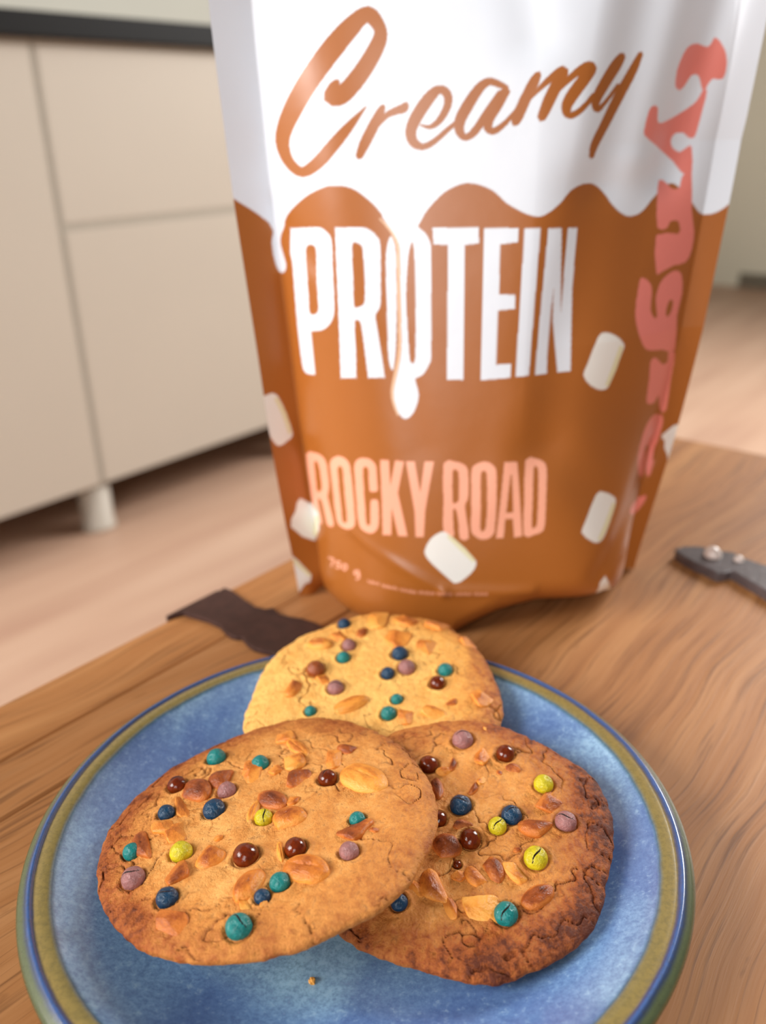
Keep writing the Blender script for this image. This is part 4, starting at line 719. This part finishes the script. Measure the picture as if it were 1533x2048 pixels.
 ('marsh', [-10418, 1189, -10044, 1208, -9620, 1217, -9442, 1203, -9339, 1175, -9234, 1137, -9143, 1089, -9029, 1029, -8972, 975, -9058, 954, -9220, 945, -9444, 930, -9671, 925, -9827, 944, -9947, 974, -10028, 1009, -10102, 1050, -10210, 1100, -10311, 1146, -10427, 1172]),
 ('cream', [-9569, 1180, -9456, 1141, -9324, 1088, -9233, 1030, -9173, 983, -9083, 976, -9007, 984, -9046, 1033, -9125, 1093, -9281, 1148, -9419, 1187, -9515, 1190]),
 ('marsh', [-9087, 609, -8681, 567, -8210, 550, -8282, 451, -8696, 339, -9295, 382, -9770, 459, -9670, 505, -9411, 543, -9272, 588]),
 ('cream', [-8477, 501, -8632, 428, -8737, 375, -8666, 365, -8541, 379, -8379, 455, -8235, 525, -8334, 523]),
 ('marsh', [-10362, 332, -9763, 241, -9170, 132, -9276, 91, -9616, 70, -9921, 36, -10203, 17, -10351, 39, -10428, 85, -10472, 147, -10470, 215, -10486, 295]),
 ('cream', [-10048, 240, -9710, 183, -9351, 127, -9227, 127, -9190, 142, -9549, 197, -9890, 254, -10008, 254]),
 ('marsh', [4575, 1528, 4721, 1547, 4886, 1549, 5145, 1541, 5424, 1525, 5685, 1503, 5882, 1478, 5916, 1463, 5850, 1438, 5694, 1378, 5521, 1317, 5437, 1287, 5356, 1270, 5228, 1262, 5048, 1263, 4769, 1275, 4484, 1295, 4246, 1321, 4093, 1350, 4104, 1371, 4208, 1401, 4378, 1467]),
 ('cream', [5662, 1472, 5560, 1425, 5430, 1369, 5304, 1321, 5207, 1286, 5278, 1275, 5388, 1275, 5517, 1309, 5669, 1356, 5785, 1414, 5865, 1462, 5775, 1473]),
 ('marsh', [5334, 729, 5525, 741, 5729, 732, 6018, 717, 6299, 695, 6482, 678, 6579, 657, 6555, 627, 6452, 591, 6298, 545, 6116, 503, 5954, 481, 5772, 474, 5539, 480, 5283, 497, 4969, 522, 4736, 551, 4743, 573, 4873, 604, 5089, 670]),
 ('cream', [6341, 655, 6207, 614, 6026, 565, 5837, 525, 5693, 494, 5763, 483, 5882, 480, 6067, 508, 6298, 547, 6469, 597, 6578, 640, 6474, 653]),
 ('marsh', [9336, 889, 9756, 945, 10282, 962, 10483, 887, 10548, 787, 10462, 715, 10286, 676, 10111, 707, 9900, 767, 9541, 829]),
 ('cream', [10119, 900, 10142, 834, 10171, 768, 10233, 762, 10290, 764, 10249, 831, 10215, 897, 10165, 902]),
 ('marsh', [6277, 148, 6257, 230, 6512, 260, 6836, 208, 8228, -54, 8233, -105, 8045, -126, 7768, -110, 7516, -85, 7328, -61]),
 ('cream', [6800, 189, 7937, -29, 8041, -77, 8135, -87, 8212, -88, 8070, -35, 6928, 181, 6838, 191]),
 ('pink', [-7915, 312, -7754, 323, -7633, 329, -7671, 321, -7757, 302, -7813, 285, -7850, 274, -7812, 272, -7747, 280, -7712, 292, -7664, 306, -7578, 324, -7543, 342, -7710, 336, -7879, 325, -7934, 316]),
 ('pink', [-7179, 349, -7285, 346, -7422, 339, -7513, 322, -7505, 310, -7383, 315, -7302, 318, -7310, 312, -7330, 307, -7412, 302, -7516, 298, -7565, 291, -7554, 287, -7442, 291, -7300, 300, -7215, 316, -7222, 329, -7342, 326, -7424, 323, -7417, 327, -7402, 331, -7320, 335, -7221, 337, -7169, 344]),
 ('pink', [-7052, 343, -7115, 333, -7172, 318, -7141, 307, -7059, 301, -6939, 311, -6861, 324, -6824, 336, -6830, 346, -6907, 349, -6977, 349, -7024, 344, -7020, 339, -6961, 339, -6915, 337, -6917, 332, -6941, 324, -6992, 316, -7017, 312, -7051, 316, -7075, 324, -7040, 332, -6990, 341, -7001, 345]),
 ('pink', [-6236, 342, -6338, 339, -6466, 332, -6531, 318, -6523, 306, -6432, 303, -6302, 308, -6239, 324, -6286, 329, -6282, 315, -6303, 296, -6366, 291, -6450, 287, -6478, 281, -6450, 278, -6347, 283, -6222, 296, -6197, 319, -6212, 336, -6316, 324, -6352, 313, -6391, 313, -6442, 315, -6442, 320, -6425, 326, -6347, 329, -6254, 332, -6214, 338]),
 ('pink', [-5819, 304, -5815, 296, -5812, 288, -5786, 288, -5763, 291, -5766, 299, -5769, 307, -5795, 307]),
 ('pink', [-5716, 301, -5711, 295, -5706, 289, -5681, 289, -5657, 292, -5662, 298, -5667, 304, -5693, 304]),
 ('pink', [-5608, 306, -5605, 298, -5602, 290, -5576, 289, -5553, 292, -5556, 301, -5559, 309, -5584, 309]),
 ('pink', [-5507, 302, -5502, 296, -5497, 290, -5471, 290, -5449, 293, -5454, 299, -5459, 305, -5484, 305]),
 ('pink', [-5402, 304, -5398, 297, -5393, 290, -5368, 290, -5345, 293, -5350, 299, -5354, 306, -5380, 307]),
 ('pink', [-5296, 308, -5293, 299, -5290, 290, -5265, 289, -5242, 292, -5245, 301, -5248, 310, -5273, 311]),
 ('pink', [-5093, 303, -5089, 296, -5084, 289, -5059, 288, -5037, 291, -5041, 298, -5046, 305, -5071, 306]),
 ('pink', [-4991, 304, -4986, 296, -4982, 288, -4957, 287, -4935, 290, -4939, 297, -4943, 305, -4968, 306]),
 ('pink', [-4891, 299, -4885, 293, -4880, 287, -4855, 286, -4833, 288, -4838, 295, -4844, 301, -4869, 302]),
 ('pink', [-4787, 302, -4782, 294, -4778, 285, -4754, 284, -4731, 287, -4735, 295, -4740, 303, -4764, 304]),
 ('pink', [-4687, 297, -4682, 291, -4676, 285, -4651, 284, -4629, 286, -4635, 292, -4640, 298, -4665, 299]),
 ('pink', [-4585, 297, -4579, 290, -4574, 284, -4549, 283, -4527, 285, -4532, 292, -4538, 299, -4563, 300]),
 ('pink', [-4481, 300, -4476, 292, -4472, 283, -4447, 282, -4425, 284, -4430, 293, -4434, 302, -4458, 303]),
 ('pink', [-4382, 294, -4376, 288, -4370, 282, -4345, 280, -4323, 283, -4329, 289, -4335, 295, -4360, 296]),
 ('pink', [-4177, 295, -4172, 287, -4166, 279, -4142, 278, -4120, 280, -4125, 288, -4131, 296, -4155, 297]),
 ('pink', [-4077, 290, -4071, 284, -4065, 277, -4039, 276, -4018, 278, -4025, 285, -4031, 291, -4056, 292]),
 ('pink', [-3974, 292, -3969, 284, -3963, 276, -3938, 274, -3916, 277, -3922, 285, -3928, 293, -3952, 295]),
 ('pink', [-3874, 286, -3868, 280, -3861, 274, -3836, 273, -3815, 275, -3821, 281, -3828, 288, -3853, 289]),
 ('pink', [-3772, 286, -3766, 279, -3759, 272, -3734, 271, -3713, 273, -3720, 280, -3726, 287, -3751, 288]),
 ('pink', [-3669, 288, -3664, 279, -3658, 270, -3633, 269, -3611, 271, -3617, 280, -3623, 289, -3647, 290]),
 ('pink', [-3570, 281, -3563, 275, -3556, 268, -3530, 267, -3509, 269, -3516, 276, -3523, 282, -3549, 283]),
 ('pink', [-3467, 283, -3460, 275, -3453, 268, -3428, 267, -3407, 269, -3414, 276, -3420, 284, -3445, 285]),
 ('pink', [-3263, 279, -3256, 273, -3248, 267, -3223, 265, -3202, 267, -3209, 274, -3217, 280, -3242, 281]),
 ('pink', [-3160, 283, -3153, 274, -3146, 266, -3121, 264, -3099, 267, -3106, 275, -3113, 284, -3138, 285]),
 ('pink', [-3059, 278, -3051, 271, -3043, 265, -3018, 264, -2997, 266, -3005, 272, -3012, 279, -3038, 280]),
 ('pink', [-2956, 278, -2948, 271, -2941, 264, -2915, 263, -2894, 265, -2902, 272, -2910, 279, -2935, 280]),
 ('pink', [-2853, 282, -2846, 273, -2838, 263, -2813, 262, -2792, 264, -2799, 273, -2807, 283, -2832, 284]),
 ('pink', [-2752, 276, -2744, 269, -2735, 262, -2710, 261, -2689, 263, -2697, 270, -2706, 277, -2731, 278]),
 ('pink', [-2650, 277, -2641, 269, -2633, 262, -2608, 260, -2586, 262, -2595, 270, -2604, 278, -2629, 280]),
 ('pink', [-2548, 278, -2539, 269, -2530, 261, -2505, 259, -2484, 262, -2493, 270, -2502, 279, -2527, 281]),
 ('pink', [-2345, 279, -2336, 270, -2326, 260, -2301, 259, -2281, 262, -2290, 271, -2300, 281, -2325, 282]),
 ('pink', [-2245, 275, -2235, 268, -2225, 261, -2200, 259, -2180, 263, -2190, 270, -2200, 277, -2225, 278]),
 ('pink', [-2145, 278, -2135, 270, -2125, 262, -2099, 260, -2080, 263, -2090, 272, -2100, 279, -2125, 281]),
 ('pink', [-2044, 282, -2035, 273, -2023, 262, -1998, 260, -1977, 262, -1989, 274, -1998, 283, -2023, 284]),
 ('pink', [-1942, 276, -1931, 269, -1919, 260, -1893, 258, -1873, 261, -1884, 269, -1895, 276, -1921, 278]),
 ('pink', [-1837, 277, -1826, 268, -1814, 259, -1788, 256, -1767, 259, -1779, 268, -1790, 276, -1816, 278]),
 ('pink', [-1732, 275, -1721, 266, -1709, 257, -1683, 254, -1662, 257, -1674, 266, -1685, 275, -1710, 277]),
 ('pink', [-1626, 270, -1616, 263, -1604, 255, -1578, 253, -1558, 256, -1569, 263, -1580, 270, -1606, 272]),
 ('pink', [-1419, 268, -1408, 261, -1396, 254, -1370, 252, -1350, 254, -1362, 262, -1372, 269, -1398, 270]),
 ('pink', [-1315, 268, -1304, 261, -1293, 253, -1266, 251, -1246, 254, -1258, 262, -1269, 269, -1295, 271]),
 ('pink', [-1213, 272, -1201, 263, -1189, 252, -1163, 250, -1142, 253, -1155, 263, -1166, 273, -1191, 274]),
 ('pink', [-1108, 266, -1097, 259, -1085, 252, -1058, 250, -1038, 252, -1050, 260, -1062, 267, -1088, 268]),
 ('pink', [-1005, 268, -993, 260, -981, 251, -954, 249, -934, 252, -947, 260, -958, 268, -984, 270]),
 ('pink', [-901, 268, -890, 259, -877, 250, -850, 248, -830, 251, -843, 260, -855, 268, -881, 270]),
 ('pink', [-797, 264, -785, 257, -772, 249, -746, 248, -726, 250, -739, 258, -750, 264, -777, 266]),
 ('pink', [-694, 268, -682, 259, -668, 249, -642, 247, -622, 249, -635, 259, -647, 268, -673, 270]),
 ('pink', [-485, 263, -473, 255, -459, 247, -432, 245, -413, 248, -426, 256, -438, 263, -465, 265]),
 ('pink', [-382, 267, -369, 257, -355, 247, -328, 245, -308, 247, -323, 257, -335, 267, -361, 268]),
 ('pink', [-276, 260, -263, 253, -250, 246, -223, 244, -204, 246, -217, 254, -229, 261, -256, 262]),
 ('pink', [-172, 262, -160, 254, -145, 245, -118, 243, -99, 246, -113, 254, -126, 262, -152, 264]),
 ('pink', [-68, 262, -55, 253, -41, 244, -14, 242, 6, 245, -9, 254, -22, 262, -48, 264]),
 ('pink', [38, 258, 51, 251, 65, 243, 92, 242, 111, 244, 97, 251, 84, 258, 57, 260]),
 ('pink', [140, 262, 154, 253, 169, 243, 196, 241, 216, 243, 201, 253, 187, 262, 161, 264]),
]
INK = {'white': S(230, 236, 245), 'brown': S(168, 97, 36), 'pink': S(250, 176, 146), 'rose': S(238, 136, 124), 'marsh': S(240, 238, 232), 'cream': S(232, 226, 186), 'peach': S(226, 186, 150)}
def foil(name):
    t = NT(name); co = t.coord()
    a = t.n('ShaderNodeVertexColor', layer_name='print').outputs['Color']
    n = t.noise(co, 26., 3., .5)
    t.set(Base_Color=a, Roughness=.34, Specular_IOR_Level=.68)
    t.bump(n, .10, .004)
    return t.m
M_foil = foil('printed_satin_film')

def raster(qg, zg):
    """flat artwork of the front panel, sampled 2 x 2 per vertex"""
    nz, nq = qg.shape
    out = np.zeros((nz, nq, 3)); out[:] = INK['white'][:3]
    q1, z1 = qg[0], zg[:, 0]
    dq, dz = q1[1] - q1[0], z1[1] - z1[0]
    for colour, pts in ART:
        P = np.array(pts).reshape(-1, 2) / 10000.
        i0, i1 = np.searchsorted(q1, P[:, 0].min() - dq), np.searchsorted(q1, P[:, 0].max() + dq)
        j0, j1 = np.searchsorted(z1, P[:, 1].min() - dz), np.searchsorted(z1, P[:, 1].max() + dz)
        if i1 <= i0 or j1 <= j0: continue
        cov = np.zeros((j1 - j0, i1 - i0))
        for ox in (-.25, .25):
            for oz in (-.25, .25):
                X = qg[j0:j1, i0:i1] + ox * dq; Z = zg[j0:j1, i0:i1] + oz * dz
                ins = np.zeros(X.shape, int)       # winding number
                for k in range(len(P)):
                    xa, za = P[k]; xb, zb = P[(k + 1) % len(P)]
                    if za == zb: continue
                    side = (xb - xa) * (Z - za) - (X - xa) * (zb - za)
                    if zb > za: ins += ((Z >= za) & (Z < zb) & (side > 0))
                    else: ins -= ((Z >= zb) & (Z < za) & (side < 0))
                cov += (ins != 0) * .25
        c = np.array(INK[colour][:3])
        out[j0:j1, i0:i1] += cov[..., None] * (c - out[j0:j1, i0:i1])
    return out

def sheet(name, q, z, X, Y, colours, parent, flip=False):
    nz, nq = q.shape
    V = np.stack([X, Y, z], -1).reshape(-1, 3)
    idx = np.arange(nz * nq).reshape(nz, nq)
    a, b, c, d = idx[:-1, :-1], idx[:-1, 1:], idx[1:, 1:], idx[1:, :-1]
    Q = np.stack([a, b, c, d] if not flip else [a, d, c, b], -1).reshape(-1, 4)
    me = bpy.data.meshes.new(name)
    me.vertices.add(len(V)); me.vertices.foreach_set('co', V.ravel())
    me.loops.add(Q.size); me.loops.foreach_set('vertex_index', Q.ravel().astype(np.int32))
    me.polygons.add(len(Q)); me.polygons.foreach_set('loop_start', np.arange(0, Q.size, 4, dtype=np.int32))
    me.polygons.foreach_set('use_smooth', np.ones(len(Q), bool))
    me.update(calc_edges=True)
    ca = me.color_attributes.new('print', 'FLOAT_COLOR', 'POINT')
    ca.data.foreach_set('color', np.concatenate([colours.reshape(-1, 3), np.ones((len(V), 1))], 1).ravel())
    me.materials.append(M_foil)
    o = bpy.data.objects.new(name, me); col.objects.link(o); o.parent = parent
    return o

pouch = tag(empty('protein_pouch', (.0495, .457, TABLE_Z)), 'white and brown stand-up pouch reading Creamy Protein Rocky Road behind the plate', 'pouch')
qg, zg = np.meshgrid(np.linspace(-1, 1, 500), np.linspace(.0006, POUCH_H, 660))
X, Y = pouch_front(qg, zg)
sheet('front_panel', qg, zg, X, Y - .0002, raster(qg, zg), pouch)
qb, zb = np.meshgrid(np.linspace(-1, 1, 81), np.linspace(.0006, POUCH_H, 101))
Xb, Yb = pouch_front(qb, zb, -1)
cb = np.zeros(qb.shape + (3,)); cb[:] = INK['white'][:3]
cb[zb < .222 + .012 * np.sin(qb * 9)] = INK['brown'][:3]
sheet('back_panel', qb, zb, Xb, Yb + .0002, cb, pouch, True)
qs = np.linspace(-1, 1, 81); zz = np.full(81, .0006)
xf, yf = pouch_front(qs, zz); xk, yk = pouch_front(qs, zz, -1)
ts = np.linspace(0, 1, 12)[:, None]
Xg, Yg = xf + (xk - xf) * ts, (yf - .0002) + (yk - yf + .0004) * ts
cg = np.zeros(Xg.shape + (3,)); cg[:] = INK['brown'][:3]
sheet('bottom_gusset', Xg, np.full(Xg.shape, .0005) + .004 * np.sin(np.pi * ts), Xg, Yg, cg, pouch, True)
